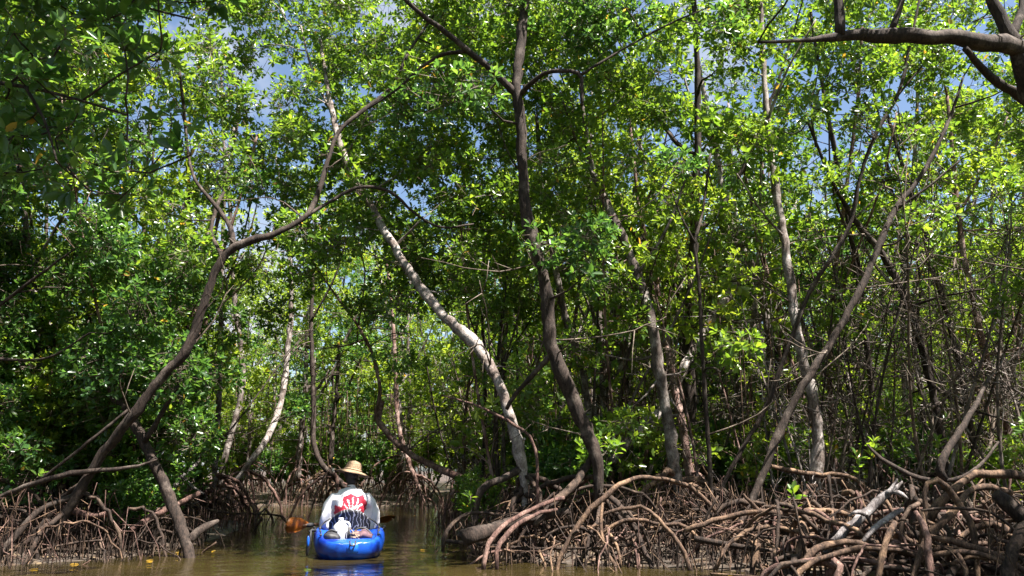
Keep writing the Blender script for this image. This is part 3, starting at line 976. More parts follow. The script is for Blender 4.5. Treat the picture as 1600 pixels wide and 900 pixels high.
# the close branches at the upper left: each leaf near the lens is a leaf of its own
T = TREES[near_ids[0]]
ti = near_ids[0]
Cn, tr = [], 0
while len(Cn) < 92 and tr < 4000:
    tr += 1
    px, py = rng.uniform(-120, 330), rng.uniform(-120, 310)
    if px > 120 and py > 110 and rng.random() < 0.55:
        continue
    if px + 0.6 * py > 400 and rng.random() < 0.7:
        continue
    Cn.append(at(px, py, rng.uniform(3.7, 4.9)))
Cn = np.array(Cn)
sel = (SID == ti)
n_low = len(Cn)
up_c = []  # unseen clumps added towards the sun, to shade the close leaves below
for c in Cn:
    q_ = c + S3 * rng.uniform(0.7, 2.0) + rng.normal(0, 0.12, 3)
    a_, b_, _ = to_px(q_)
    if not (a_[0] > -30 and b_[0] > -30):
        up_c.append(q_)
Cn = np.vstack([Cn, up_c])
br, ow = attach(SK[sel], SRD[sel], SID[sel], Cn)
mb = MB()
for Pb, rb_, _ in br:
    m1 = MB()
    tube(m1, Pb, rb_, 6, 0.06)
    m1.build('branch', M[T['mat']], T['obj'], T['base'])
tips, dirs = [], []
tw_a, tw_b = [], []
for ci, c in enumerate(Cn):
    nn_ = 4 if ci < n_low else 9
    a_, b_ = clump_tips(c, 0.15 if ci < n_low else 0.26, nn_)
    tips.append(a_); dirs.append(b_)
    tw_a.append(np.repeat(c[None], nn_, 0)); tw_b.append(a_)
tips, dirs = np.concatenate(tips), np.concatenate(dirs)
link('twigs', twigs_mesh('twigs', np.concatenate(tw_a), np.concatenate(tw_b), 0.0035, 0.002, T['base']), M['twig'], T['obj'])
tpx, tpy, _ = to_px(tips)
vis = (tpx > 0) & (tpx < 1600) & (tpy > 0) & (tpy < 900)
order = np.argsort(~vis, kind='stable')
n_one = 42
rest = order[n_one:]
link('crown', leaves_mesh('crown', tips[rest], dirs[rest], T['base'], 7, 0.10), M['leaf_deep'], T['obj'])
protos_leaf = [leaves_mesh('leaf', [[0, 0, 0]], [[0, 0, 1]], (0, 0, 0), 1, 0.10) for _ in range(6)]
for k in order[:n_one]:
    z = Vector(dirs[k])
    for j in range(7):
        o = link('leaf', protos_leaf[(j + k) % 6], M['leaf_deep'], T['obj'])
        tilt = Matrix.Rotation(0.25 + 0.14 * j + rng.normal(0, 0.15), 4, 'X')
        spin = Matrix.Rotation(2.4 * j + rng.normal(0, 0.2), 4, 'Z')
        mat = Matrix.Translation(Vector(tips[k] - T['base']) - z * 0.005 * j) @ z.to_track_quat('Z', 'Y').to_matrix().to_4x4() @ spin @ tilt
        s = rng.uniform(0.8, 1.25)
        o.matrix_local = mat @ Matrix.Scale(s, 4)

# ------------------------------------------------------------------ roots traced one by one on the right bank
def nearest_tree(p):
    return min((T for T in TREES), key=lambda T: np.hypot(*(T['base'][:2] - p[:2])))


TR = [  # material, points (px, py, D, w)
 ('root', [(1452,812,6.9,15),(1462,795,6.9,16),(1492,762,6.95,17),(1522,745,7.0,17),(1550,739,7.05,17),(1605,746,7.15,16),(1680,790,7.2,14),(1720,900,7.2,12)]),
 ('root', [(1440,880,6.7,13),(1457,832,6.8,14),(1475,815,6.8,15),(1492,795,6.85,16),(1507,775,6.9,15),(1537,759,7.0,14),(1580,770,7.1,12)]),
 ('root', [(1440,850,6.75,11),(1445,795,6.75,12),(1446,760,6.75,12),(1460,751,6.75,13),(1477,760,6.75,13),(1502,792,6.75,12),(1512,808,6.72,12),(1525,850,6.7,12),(1530,930,6.6,11)]),
 ('root', [(1445,836,6.7,10),(1460,840,6.65,12),(1500,848,6.55,13),(1550,866,6.4,13),(1600,890,6.3,13),(1650,930,6.2,12)]),
 ('root', [(1245,905,6.8,11),(1260,872,6.85,13),(1282,855,6.9,14),(1312,849,6.95,14),(1345,850,6.95,14),(1380,858,6.95,12),(1425,868,6.9,11)]),
 ('root', [(1238,930,6.6,11),(1250,893,6.65,12),(1272,878,6.7,13),(1305,866,6.75,13),(1340,858,6.8,12),(1375,856,6.8,12),(1425,866,6.8,11),(1470,900,6.7,10)]),
 ('root', [(1118,890,7.6,9),(1131,860,7.65,9),(1151,840,7.7,10),(1178,826,7.7,10),(1208,823,7.7,10),(1242,829,7.6,10),(1272,838,7.5,10),(1296,850,7.4,10),(1320,880,7.3,9)]),
 ('root', [(1070,830,7.9,10),(1111,816,7.9,11),(1144,806,7.9,12),(1181,799,7.9,12),(1229,802,7.9,12),(1276,799,7.9,12),(1337,806,7.9,10),(1370,830,7.9,8)]),
 ('root', [(1161,772,7.9,6),(1170,783,7.9,8),(1183,796,7.9,10),(1192,802,7.9,9)]),
 ('root', [(1366,930,6.6,13),(1373,898,6.6,13),(1380,860,6.6,13),(1386,838,6.65,11),(1400,815,6.7,9)]),
 ('root', [(1420,935,6.5,12),(1428,900,6.5,12),(1440,856,6.55,12),(1446,838,6.6,11),(1440,800,6.7,9)]),
 ('root_red', [(1453,940,6.4,14),(1453,895,6.4,14),(1452,850,6.45,14),(1446,828,6.5,11),(1430,800,6.6,9)]),
 ('root', [(1450,868,6.5,9),(1462,866,6.5,10),(1500,864,6.45,10),(1537,867,6.4,10),(1572,880,6.35,10),(1600,910,6.3,9)]),
 ('root_dark', [(1440,798,6.6,5),(1457,795,6.6,6),(1500,794,6.55,6),(1550,801,6.5,6),(1580,825,6.45,6),(1605,845,6.4,6),(1650,920,6.4,5)]),
 ('root', [(1195,726,9.6,6),(1208,730,9.7,8),(1236,735,9.8,10),(1272,742,9.9,12),(1310,742,9.8,10),(1340,751,9.7,8),(1380,790,9.6,7)]),
 ('root_dark', [(691,862,8.35,5),(692,848,8.35,6),(698,831,8.4,7),(713,812,8.5,7),(735,802,8.6,7),(757,801,8.7,7),(790,806,8.8,6)]),
 ('root_red', [(756,900,7.85,9),(757,874,7.85,9),(761,855,7.9,10),(776,834,8.0,10),(793,816,8.1,10),(836,794,8.3,9),(880,778,8.5,8)]),
 ('root_red', [(776,900,7.85,9),(777,872,7.85,9),(781,850,7.9,10),(798,829,8.0,10),(831,807,8.2,9),(870,795,8.4,8)]),
 ('root_dark', [(835,822,8.4,14),(858,796,8.5,15),(887,766,8.65,15),(915,732,8.82,14),(928,700,8.86,9)]),
 ('root', [(868,905,7.8,9),(876,868,7.85,10),(896,834,7.9,11),(918,802,7.95,11),(946,774,8.0,11),(980,751,8.1,10),(1006,746,8.2,10),(1038,748,8.3,9),(1082,762,8.4,9),(1120,800,8.4,8)]),
 ('root', [(942,778,8.0,6),(939,820,7.9,7),(945,856,7.85,7),(961,884,7.75,7),(963,900,7.7,6)]),
 ('root', [(935,840,8.1,6),(952,825,8.1,7),(976,813,8.1,8),(1003,812,8.1,8),(1030,820,8.1,8),(1070,822,8.1,8),(1100,850,8.1,7)]),
 ('root', [(940,806,8.0,6),(962,797,8.0,7),(987,794,8.0,8),(1005,792,7.95,8),(1025,807,7.9,9),(1042,827,7.85,10),(1066,858,7.8,10),(1080,900,7.75,9)]),
 ('root', [(936,806,8.2,6),(941,813,8.2,7),(955,836,8.1,7),(966,858,8.05,7),(970,890,8.0,6)]),
 ('root_dark', [(845,850,8.1,5),(856,836,8.1,6),(876,825,8.1,6),(906,822,8.1,6),(930,840,8.1,5)]),
 ('root_red', [(690,617,9.3,3),(740,632,9.1,5),(780,650,9.0,6),(800,662,8.9,6),(828,682,8.85,7),(838,715,8.8,7),(840,775,8.7,7),(837,835,8.7,7),(836,890,8.6,6)]),
]
for mt, pts in TR:
    P, r = limb_path(px_path(pts), wob=0.16)
    T = nearest_tree(P.mean(0))
    r = r * 0.76 * (1 + 0.12 * np.sin(np.arange(len(r)) * 0.5 + len(pts)))
    mb = MB()
    tube(mb, P, r, 9, 0.13)
    mb.build('prop_root', M[mt], T['obj'], T['base'])

# more stilt roots in the tangle, filling it from front to back: arches, straight stilts and fallen poles
rg2 = np.random.default_rng(5)
for k in range(430):
    right = rg2.random() < 0.55
    px = rg2.uniform(1190, 1700) if right else rg2.uniform(750, 1200)
    D = rg2.uniform(6.45, 9.0) if right else rg2.uniform(8.0, 10.0)
    if k >= 330:                                       # the left bank
        right, px, D = False, rg2.uniform(-80, 330), rg2.uniform(8.5, 11.5)
        if k % 2:
            px, D = rg2.uniform(255, 430), rg2.uniform(12.6, 16.0)
    e = at(px, 800, D)
    e[2] = float(ground_z(e[0], e[1]))
    ph = rg2.uniform(0, 6.28)
    top = (0.62 if right else 0.5) * rg2.uniform(0.25, 1.0) * (0.75 if D < 7.3 else 1.0)
    rad = (0.009 + 0.026 * rg2.random() ** 2.2) if right else (0.007 + 0.014 * rg2.random() ** 2)
    kind = rg2.random()
    c = np.array([e[0], e[1], e[2] + top])
    if kind < 0.45:                                    # an arch that comes down on both sides
        reach = rg2.uniform(0.3, 0.95)
        Pa, ra = prop_root(c, ph, reach, rad, rg2, 12)
        Pb, rb_ = prop_root(c, ph + math.pi + rg2.normal(0, 0.6), reach * rg2.uniform(0.3, 1.0), rad * 0.9, rg2, 12)
        P = np.vstack([Pa[::-1], Pb[1:]])
        r = np.concatenate([ra[::-1], rb_[1:]])
    elif kind < 0.8:                                   # a straight or bent stilt, steep
        d = np.array([math.cos(ph), math.sin(ph), 0])
        f_ = e + d * rg2.uniform(0.05, 0.45)
        Q = np.array([[*(e[:2]), e[2] - 0.25], 0.5 * (e + f_) + np.array([0, 0, top * 0.55]) + rg2.normal(0, 0.05, 3), [f_[0], f_[1], e[2] + top * 1.2]])
        P = catmull(Q, 12)
        r = np.linspace(rad * 0.9, rad * 0.7, 12)
    else:                                              # a pole lying aslant on the others
        d = np.array([math.cos(ph), math.sin(ph), 0])
        Lp = rg2.uniform(0.4, 1.1)
        z0, z1 = e[2] + top * rg2.uniform(0.2, 1), e[2] + top * rg2.uniform(0.2, 1)
        Q = np.array([[*(e - d * Lp)[:2], z0], [e[0], e[1], 0.5 * (z0 + z1) + rg2.normal(0, 0.07)], [*(e + d * Lp)[:2], z1], [*(e + d * (Lp + .15))[:2], z1 - 0.3]])
        P = catmull(Q, 14)
        r = np.linspace(rad, rad * 0.55, 14)
    T = nearest_tree(P.mean(0))
    mb = MB()
    nz = np.linspace(0, rg2.uniform(1, 3), len(P))
    r = r * (1 + 0.14 * np.sin(6.28 * nz + rg2.uniform(0, 6)))
    tube(mb, P, r, 7, 0.14, rg2)
    for _ in range(rg2.integers(0, 3)):                # forks low on the root
        i0 = rg2.integers(1, len(P) - 1)
        d_ = np.array([rg2.normal(0, 0.16), rg2.normal(0, 0.16), 0])
        if P[i0][2] - e[2] > 0.08:
            Q = np.array([P[i0], P[i0] + d_ * 0.7 + [0, 0, -0.25 * (P[i0][2] - e[2])], [*(P[i0] + d_)[:2], e[2] - 0.2]])
            tube(mb, catmull(Q, 7), np.linspace(r[i0] * 0.7, r[i0] * 0.45, 7), 6, 0.1, rg2)
    mb.build('prop_root', M['root_dark' if k >= 330 and k % 5 else ('root', 'root_dark', 'root_red', 'root_dark', 'root')[k % 5]], T['obj'], T['base'])

# hair-thin rootlets through both tangles
rg4 = np.random.default_rng(9)
for T in TREES:
    if T['base'][1] > 12 or T.get('near'):
        continue
    A, B = [], []
    for k in range(110):
        a_ = T['base'] + np.array([rg4.normal(0, 0.65), rg4.normal(0, 0.5), 0])
        gz = float(ground_z(a_[0], a_[1]))
        if poly_sd(a_[0:1], a_[1:2])[0] < -0.3:
            continue
        h_ = rg4.uniform(0.1, 0.7)
        A.append([a_[0], a_[1], gz + h_])
        B.append([a_[0] + rg4.normal(0, 0.22), a_[1] + rg4.normal(0, 0.22), gz - 0.05 + (rg4.uniform(0, .4) if k % 3 == 0 else 0)])
    if A:
        o = link('rootlets', twigs_mesh('rootlets', A, B, 0.0065, 0.0035, T['base'], 0.13, rg4), M[('root_dark', 'root', 'root_red')[rg4.integers(3)]], T['obj'])
        o['kind'] = 'stuff'

# ------------------------------------------------------------------ dead wood, each piece a thing of its own
def log(name, label, cat, pts, mat, extra=(), sides=12, lump=0.10):
    P, r = limb_path(px_path(pts), wob=0.12)
    r = r * (0.68 if mat == 'dead' and 'driftwood' in name else 0.9 if name == 'fallen_tree' else 0.78)
    base = np.array([P[-1][0], P[-1][1], float(ground_z(P[-1][0], P[-1][1]))])
    o = empty(name, base)
    tag(o, label, cat)
    mb = MB()
    tube(mb, P, r, sides, lump)
    mb.build('stem', M[mat], o, base)
    for e in extra:
        Pe, re = limb_path(px_path(e), wob=0.12)
        mb = MB()
        tube(mb, Pe, re, 8, lump)
        mb.build('branch_stub', M[mat], o, base)
    return o


log('dead_snag', 'dead leaning trunk standing in the water at the left bank edge', 'dead tree',
    [(160,588,9.2,6),(182,622,9.2,16),(204,652,9.2,19),(236,712,9.15,20),(262,770,9.1,21),(284,828,9.0,23),(294,856,8.9,23),(302,900,8.8,20)], 'bark_dark',
    [[(290,850,8.95,12),(308,832,9.0,13),(328,820,9.1,11),(340,814,9.2,5)], [(226,690,9.15,9),(250,650,9.1,7),(280,600,9.0,5)]])
log('driftwood_log', 'silver grey driftwood log lying aslant among the right roots', 'log',
    [(1410,752,7.3,3),(1400,762,7.3,11),(1388,771,7.3,17),(1370,783,7.3,20),(1340,812,7.25,21),(1307,842,7.2,20),(1290,866,7.2,16)], 'dead',
    [[(1392,768,7.3,9),(1408,772,7.3,7),(1419,780,7.3,3)], [(1385,772,7.28,8),(1398,756,7.28,5),(1402,748,7.28,2)], [(1350,803,7.2,8),(1338,800,7.15,6),(1326,806,7.1,3)]], 12, 0.17)
log('driftwood_branch', 'shorter grey driftwood branch beside the silver log', 'branch',
    [(1410,796,7.05,10),(1385,811,7.0,15),(1362,831,7.0,13),(1345,850,6.95,9)], 'dead', [], 12, 0.17)
log('fallen_tree', 'fallen dark and white dead trunk propped aslant behind the spotted trunk', 'dead tree',
    [(1160,420,12.6,9),(1148,448,12.5,14),(1112,500,12.2,16),(1076,560,11.9,15),(1044,628,11.6,16),(1002,668,11.3,19),(972,700,11.1,20),(954,722,11.0,17)], 'bark_pale',
    [[(1120,490,12.2,7),(1145,503,12.1,6),(1180,500,12.0,4)], [(1000,670,11.3,9),(1030,655,11.2,7),(1060,648,11.1,4)]])
log('cut_log', 'stout log with a sawn end jutting over the water below the middle trunk', 'log',
    [(724,842,8.2,33),(740,834,8.25,32),(757,828,8.3,28),(800,815,8.45,22),(845,806,8.6,18),(890,800,8.8,14)], 'bark_dark')
log('fallen_log', 'dark log end lying in the roots at the right edge', 'log',
    [(1556,772,6.75,22),(1566,780,6.75,29),(1590,800,6.75,32),(1630,832,6.7,32),(1680,870,6.7,28)], 'bark_dark')
log('fallen_branch', 'long bare dark branch lying low across the left bank', 'branch',
    [(-30,790,8.6,9),(40,760,8.6,10),(100,742,8.6,11),(160,735,8.65,9),(215,728,8.7,6),(245,718,8.75,3)], 'bark_dark',
    [[(60,752,8.6,6),(140,690,8.65,5),(200,640,8.7,4)]])
log('fallen_branch', 'pale peeled branch lying on the spikes of the left bank', 'branch',
    [(100,792,9.3,11),(125,802,9.25,13),(150,806,9.2,11),(178,798,9.2,9)], 'root_red')
log('fallen_branch', 'broken pink branch slanting up beside the dead leaning trunk', 'branch',
    [(312,770,9.9,9),(290,782,9.8,11),(262,795,9.6,11),(230,812,9.4,12),(205,828,9.2,9)], 'root_red',
    [[(260,795,9.6,8),(240,800,9.6,6),(215,820,9.5,4)]])
log('fallen_branch', 'grey forked branch lying above the root mound on the left', 'branch',
    [(310,722,11.5,6),(290,740,11.3,8),(262,770,11.0,9),(235,790,10.8,7)], 'dead',
    [[(285,745,11.2,6),(300,760,11.1,5),(318,772,11.0,3)]])
log('bare_branch', 'dry arched branch sticking out of the tangle at the right', 'branch',
    [(1355,695,8.6,4),(1375,715,8.5,8),(1405,733,8.4,9),(1440,748,8.3,9),(1490,750,8.2,8),(1530,728,8.2,7),(1560,690,8.3,4)], 'bark_dark',
    [[(1475,750,8.2,14),(1470,725,8.2,13),(1490,690,8.3,11),(1520,640,8.5,8),(1545,590,8.8,5)]])

# ------------------------------------------------------------------ spikes of breathing roots in the mud, nobody could count them
def spikes(name, label, pxr, Dr, n, mat, hmin, hmax, seed):
    rg = np.random.default_rng(seed)
    A, B = [], []
    px = rg.uniform(*pxr, n)
    D = rg.uniform(*Dr, n)
    pts = np.array([at(x, 800, d) for x, d in zip(px, D)])
    sd = poly_sd(pts[:, 0], pts[:, 1])
    pts = pts[(sd > -0.45)]
    z = ground_z(pts[:, 0], pts[:, 1])
    A = np.stack([pts[:, 0], pts[:, 1], z - 0.05], -1)
    h = rg.uniform(hmin, hmax, len(A)) * rg.uniform(0.5, 1, len(A))
    B = A + np.stack([rg.normal(0, 0.045, len(A)), rg.normal(0, 0.045, len(A)), h + 0.1], -1)
    o = link(name, twigs_mesh(name, A, B, 0.009, 0.004, (0, 0, 0), 0.05, rg), M[mat])
    tag(o, label, kind='stuff')


spikes('breathing_roots', 'dense dark upright root spikes along the left bank', (-120, 330), (7.7, 12.0), 2000, 'root_dark', 0.06, 0.36, 3)
spikes('breathing_roots', 'thin upright root spikes under the tangle of the right bank', (740, 1600), (7.4, 11.0), 1500, 'root_dark', 0.10, 0.30, 4)
spikes('breathing_roots', 'small upright root spikes along the far bank', (300, 760), (12.0, 23.0), 1800, 'root_red', 0.12, 0.4, 6)

# ------------------------------------------------------------------ the wood behind: six kinds of tree, copied
def proto_tree(seed, H, r0, lean, barkm, leafm, rootm, nclump=44, nroot=16, cb=0.30):
    rg = np.random.default_rng(seed)
    n = 14
    t = np.linspace(0, 1, n)
    ang = rg.uniform(0, 6.28)
    x = lean * H * t ** 1.4 * math.cos(ang) + 0.12 * np.sin(t * 7 + rg.uniform(0, 6)) * t
    y = lean * H * t ** 1.4 * math.sin(ang) + 0.12 * np.sin(t * 6 + rg.uniform(0, 6)) * t
    z = 0.55 + (H - 0.9) * t
    A = np.stack([x, y, z, r0 * (1 - 0.82 * t)], -1)
    P, r = limb_path(A, 46, 0.12, rg)
    parts = []
    mb = MB()
    tube(mb, P, r, 8, 0.10, rg)
    S, SRa = [P[P[:, 2] > H * 0.25]], [r[P[:, 2] > H * 0.25]]
    for k in range(rg.integers(2, 4)):                # forks
        i = int(rg.uniform(0.22, 0.55) * len(P))
        d = norm(np.array([rg.normal(), rg.normal(), 0]))
        Lk = rg.uniform(0.3, 0.5) * H
        Q = np.array([np.append(P[i] + d * Lk * 0.42 * u ** 0.8 + np.array([0, 0, Lk * 0.85 * u ** 1.2]), r[i] * 0.7 * (1 - 0.8 * u)) for u in np.linspace(0, 1, 7)])
        Pq, rq = limb_path(Q, None, 0.2, rg)
        tube(mb, Pq, rq, 7, 0.10, rg)
        S.append(Pq); SRa.append(rq)
    parts.append(('trunk', mb.mesh('trunk'), barkm))
    C, Rr = [], []
    while len(C) < nclump:
        u = rg.uniform(0, 1)
        zc = H * (cb + (1.02 - cb) * u)
        rad = 0.26 * H * (0.45 + 0.75 * math.sin(math.pi * min(1, 0.18 + 0.75 * u))) * math.sqrt(rg.uniform(0.05, 1))
        a_ = rg.uniform(0, 6.28)
        i = int(min(0.99, zc / H) * (len(P) - 1))
        C.append([P[i][0] + rad * math.cos(a_), P[i][1] + rad * math.sin(a_), zc])
        Rr.append(rg.uniform(0.3, 0.62))
    C = np.array(C)
    br, ow = attach(np.concatenate(S), np.concatenate(SRa), np.zeros(sum(map(len, S)), int), C, rg)
    mb = MB()
    for Pb, rb_, _ in br:
        tube(mb, Pb, rb_ * 1.25, 4, 0, rg)
    # dead twigs low on the trunk
    for k in range(34):
        i = int(rg.uniform(0.06, 0.55) * len(P))
        d = norm(np.array([rg.normal(), rg.normal(), rg.uniform(-0.2, 0.6)]))
        e = P[i] + d * rg.uniform(0.3, 1.7)
        tube(mb, np.array([P[i], 0.5 * (P[i] + e) + rg.normal(0, 0.08, 3), e]), [0.012, 0.008, 0.003], 4, 0, rg)
    parts.append(('branches', mb.mesh('branches'), barkm))
    tips, dirs, ctr = [], [], []
    for ci in range(len(C)):
        if ow[ci] < 0:
            continue
        a_, b_ = clump_tips(C[ci], Rr[ci], int(56 * Rr[ci] ** 1.2) + 3, rg)
        tips.append(a_); dirs.append(b_); ctr.append(np.repeat(C[ci][None], len(a_), 0))
    tips, dirs, ctr = np.concatenate(tips), np.concatenate(dirs), np.concatenate(ctr)
    parts.append(('crown', leaves_mesh('crown', tips, dirs, (0, 0, 0), 7, 0.108, rg), leafm))
    mb = MB()
    for k in range(nroot):
        c = P[0] + np.array([0, 0, rg.uniform(-0.1, 0.6)])
        Pr, rr = prop_root(c, k * 2.4 + rg.normal(0, 0.4), rg.uniform(0.3, 1.25), rg.uniform(0.014, 0.028), rg, 10, 0.0)
        tube(mb, Pr, rr, 5, 0.05, rg)
    parts.append(('prop_roots', mb.mesh('prop_roots'), rootm))
    mb = MB()
    for k in range(18):                                 # hanging air roots
        c = C[rg.integers(len(C))]
        zt = rg.uniform(2.2, 3.8)
        zb = rg.uniform(0.0, 1.4)
        xy = c[:2] * rg.uniform(0.3, 0.9)
        Q = np.array([[xy[0], xy[1], zt], [xy[0] + rg.normal(0, .05), xy[1] + rg.normal(0, .05), 0.5 * (zt + zb)], [xy[0] + rg.normal(0, .08), xy[1] + rg.normal(0, .08), zb]])
        tube(mb, catmull(Q, 6), np.linspace(0.008, 0.006, 6), 4, 0, rg)
    parts.append(('air_roots', mb.mesh('air_roots'), rootm))
    return parts


PROTO = [
    proto_tree(21, 8.6, 0.085, 0.07, 'bark_grey', 'leaf_light', 'root_red'),
    proto_tree(22, 9.6, 0.10, 0.10, 'bark_dark', 'leaf', 'root'),
    proto_tree(23, 7.6, 0.07, 0.16, 'bark_pale', 'leaf_light', 'root_red'),
    proto_tree(24, 9.0, 0.095, 0.05, 'bark_red', 'leaf', 'root_red'),
    proto_tree(25, 8.2, 0.075, 0.20, 'bark_dark', 'leaf_deep', 'root'),
    proto_tree(26, 6.6, 0.06, 0.10, 'bark_grey', 'leaf_light', 'root_red', 50, 12, 0.2),
]
KIND = ['straight grey mangrove tree', 'tall dark mangrove tree', 'pale slanting mangrove tree', 'reddish mangrove tree', 'dark slanting mangrove tree', 'low grey mangrove tree']


ZONES = ((300, 'behind the dense left foliage'), (470, 'behind the pale bowed trunk'), (600, 'behind the kayaker'), (790, 'left of the pale leaning trunk'),
         (950, 'behind the dark middle trunk'), (1090, 'behind the spotted trunk'), (1300, 'behind the tall whitish trunk'), (1450, 'behind the crossing dark trunks'), (9999, 'at the right end'))


def zone(X, Y):
    px = to_px(np.array([X, Y, 0.9]))[0][0]
    z_ = next(t for lim, t in ZONES if px < lim)
    d_ = 'front row' if Y < 15.5 else 'second row' if Y < 20 else 'third row' if Y < 26 else 'far row'
    return z_ + ', ' + d_


def place(parts, name, loc, rz, s, label, cat, group):
    o = empty(name, loc, rz)
    o.scale = (s, s, s)
    tag(o, label, cat, group)
    for nm, me, mt in parts:
        link(nm, me, M[mt], o)
    return o


rg3 = np.random.default_rng(77)
spots = []
for (d0, d1, cell) in ((12.6, 23.0, 2.55), (23.0, 37.0, 3.2)):
    y = d0
    while y < d1:
        x = -0.78 * y - 2
        while x < 0.78 * y + 2:
            X, Y = x + rg3.uniform(-.42, .42) * cell, y + rg3.uniform(-.42, .42) * cell
            if poly_sd(np.array([X]), np.array([Y]))[0] > 0.35:
                spots.append((X, Y))
            x += cell
        y += cell
for (X, Y) in spots:
    k = int(rg3.integers(6))
    px, py, _ = to_px(np.array([X, Y, 6.5]))
    if Y < 18 and 290 < px[0] < 780:
        continue
    s = rg3.uniform(0.85, 1.12)
    if 180 < px[0] < 380 and Y < 26:                  # the wood is lower here, sky shows above it
        k, s = 5, 0.9
    if px[0] > 1340 and Y < 20 and rg3.random() < 0.5:
        continue
    place(PROTO[k], 'wood_tree', (X, Y, float(ground_z(X, Y)) - 0.05), rg3.uniform(0, 6.28), s, KIND[k] + ' ' + zone(X, Y), 'tree', KIND[k] + 's of the wood')

# trees standing round the photographer, outside the frame, that shade the channel
for (X, Y, k, s) in ((6.2, -1.5, 1, 1.1), (8.3, 2.2, 3, 1.1), (4.8, -5.6, 0, 1.1), (10.5, 6.0, 4, 1.05), (1.0, -9.5, 1, 1.1), (6.9, 4.6, 5, 1.0), (-7.5, -3.0, 1, 1.1), (-9.0, 0.5, 4, 1.1), (-5.5, -7.0, 0, 1.1), (-2.5, -10.5, 3, 1.1), (4.0, -9.5, 4, 1.1), (-9.8, 4.2, 3, 1.0)):
    place(PROTO[k], 'bank_tree', (X, Y, float(ground_z(X, Y)) - 0.1), rg3.uniform(0, 6.28), s,
          'mangrove tree on the bank outside the frame, %s %s' % ('right' if X > 0 else 'left', 'behind the camera' if Y < 0 else 'beside the camera'), 'tree', 'mangrove trees on the bank beside the photographer')


# ------------------------------------------------------------------ shrubs, saplings and seedlings under the trees
def proto_shrub(seed, H, W, nst, leafm, size=0.11, dense=16):
    rg = np.random.default_rng(seed)
    mb = MB()
    tips, dirs, ctr = [], [], []
    for k in range(nst):
        a_ = rg.uniform(0, 6.28)
        top = np.array([W * rg.uniform(0.2, 1) * math.cos(a_), W * rg.uniform(0.2, 1) * math.sin(a_), H * rg.uniform(0.55, 1)])
        Q = np.array([[0.1 * math.cos(a_), 0.1 * math.sin(a_), -0.15], top * np.array([0.45, 0.45, 0.5]) + rg.normal(0, 0.06, 3), top])
        P = catmull(Q, 9)
        tube(mb, P, np.linspace(0.016, 0.005, 9), 5, 0.05, rg)
        for c in (P[8], P[6], P[5]):
            a2, b2 = clump_tips(c, rg.uniform(0.2, 0.34), dense, rg)
            tips.append(a2); dirs.append(b2); ctr.append(np.repeat(c[None], len(a2), 0))
    tips, dirs, ctr = np.concatenate(tips), np.concatenate(dirs), np.concatenate(ctr)
    return [('stems', mb.mesh('stems'), 'twig'),
            ('leaves', leaves_mesh('leaves', tips, dirs, (0, 0, 0), 7, size, rg), leafm),
            ('twigs', twigs_mesh('twigs', ctr, tips, 0.004, 0.002, (0, 0, 0), 0.1, rg), 'twig')]


SHRUB = [proto_shrub(31, 1.9, 0.8, 9, 'leaf'), proto_shrub(32, 2.5, 0.9, 10, 'leaf_light'), proto_shrub(33, 1.3, 0.7, 8, 'leaf_deep')]


def proto_sapling(seed, H, mt):
    rg = np.random.default_rng(seed)
    n = 9
    t = np.linspace(0, 1, n)
    P = np.stack([0.10 * H * rg.normal() * t + 0.07 * np.sin(5 * t + rg.uniform(0, 6)), 0.10 * H * rg.normal() * t + 0.07 * np.sin(6 * t), -0.2 + (H + 0.2) * t], -1)
    P = catmull(P, 26)
    mb = MB()
    tube(mb, P, np.linspace(0.024, 0.006, 26), 6, 0.08, rg)
    A, B = [], []
    for k in range(26):
        i = rg.integers(4, 25)
        A.append(P[i]); B.append(P[i] + norm(rg.normal(size=3) + np.array([0, 0, 0.4])) * rg.uniform(0.2, 0.7))
    tips, dirs = [], []
    for b_ in B[::4] + [P[-1]]:
        a2, b2 = clump_tips(b_, 0.16, 5, rg)
        tips.append(a2); dirs.append(b2)
    return [('stem', mb.mesh('stem'), mt), ('twigs', twigs_mesh('twigs', A, B, 0.007, 0.003, (0, 0, 0), 0.1, rg), mt),
            ('leaves', leaves_mesh('leaves', np.concatenate(tips), np.concatenate(dirs), (0, 0, 0), 6, 0.11, rg), 'leaf_light')]


SAP = [proto_sapling(41, 3.8, 'bark_grey'), proto_sapling(42, 4.6, 'bark_red'), proto_sapling(43, 3.2, 'bark_pale'), proto_sapling(44, 5.2, 'bark_dark')]
def proto_bare(seed, H, mt):
    rg = np.random.default_rng(seed)
    t = np.linspace(0, 1, 8)
    P = np.stack([0.12 * H * rg.normal() * t + 0.10 * np.sin(4 * t + rg.uniform(0, 6)), 0.12 * H * rg.normal() * t + 0.10 * np.sin(5 * t), -0.2 + (H + 0.2) * t], -1)
    P = catmull(P, 30)
    mb = MB()
    tube(mb, P, np.linspace(0.022, 0.005, 30), 6, 0.1, rg)
    A, B = [], []
    for k in range(16):
        i = rg.integers(4, 29)
        e = P[i] + norm(rg.normal(size=3) + np.array([0, 0, 0.5])) * rg.uniform(0.3, 1.1)
        A.append(P[i]); B.append(e)
        for _ in range(3):
            u = rg.uniform(0.3, 0.95)
            m_ = P[i] + (e - P[i]) * u
            A.append(m_); B.append(m_ + norm(rg.normal(size=3) + np.array([0, 0, 0.2])) * rg.uniform(0.1, 0.4))
    return [('stem', mb.mesh('stem'), mt), ('twigs', twigs_mesh('twigs', A, B, 0.0075, 0.003, (0, 0, 0), 0.1, rg), mt)]


BARE = [proto_bare(51, 3.4, 'bark_grey'), proto_bare(52, 4.4, 'bark_dark'), proto_bare(53, 2.6, 'bark_pale'), proto_bare(54, 3.8, 'twig')]
BAREL = ['bare grey stem', 'bare dark stem', 'short bare pale stem', 'bare brown stem']


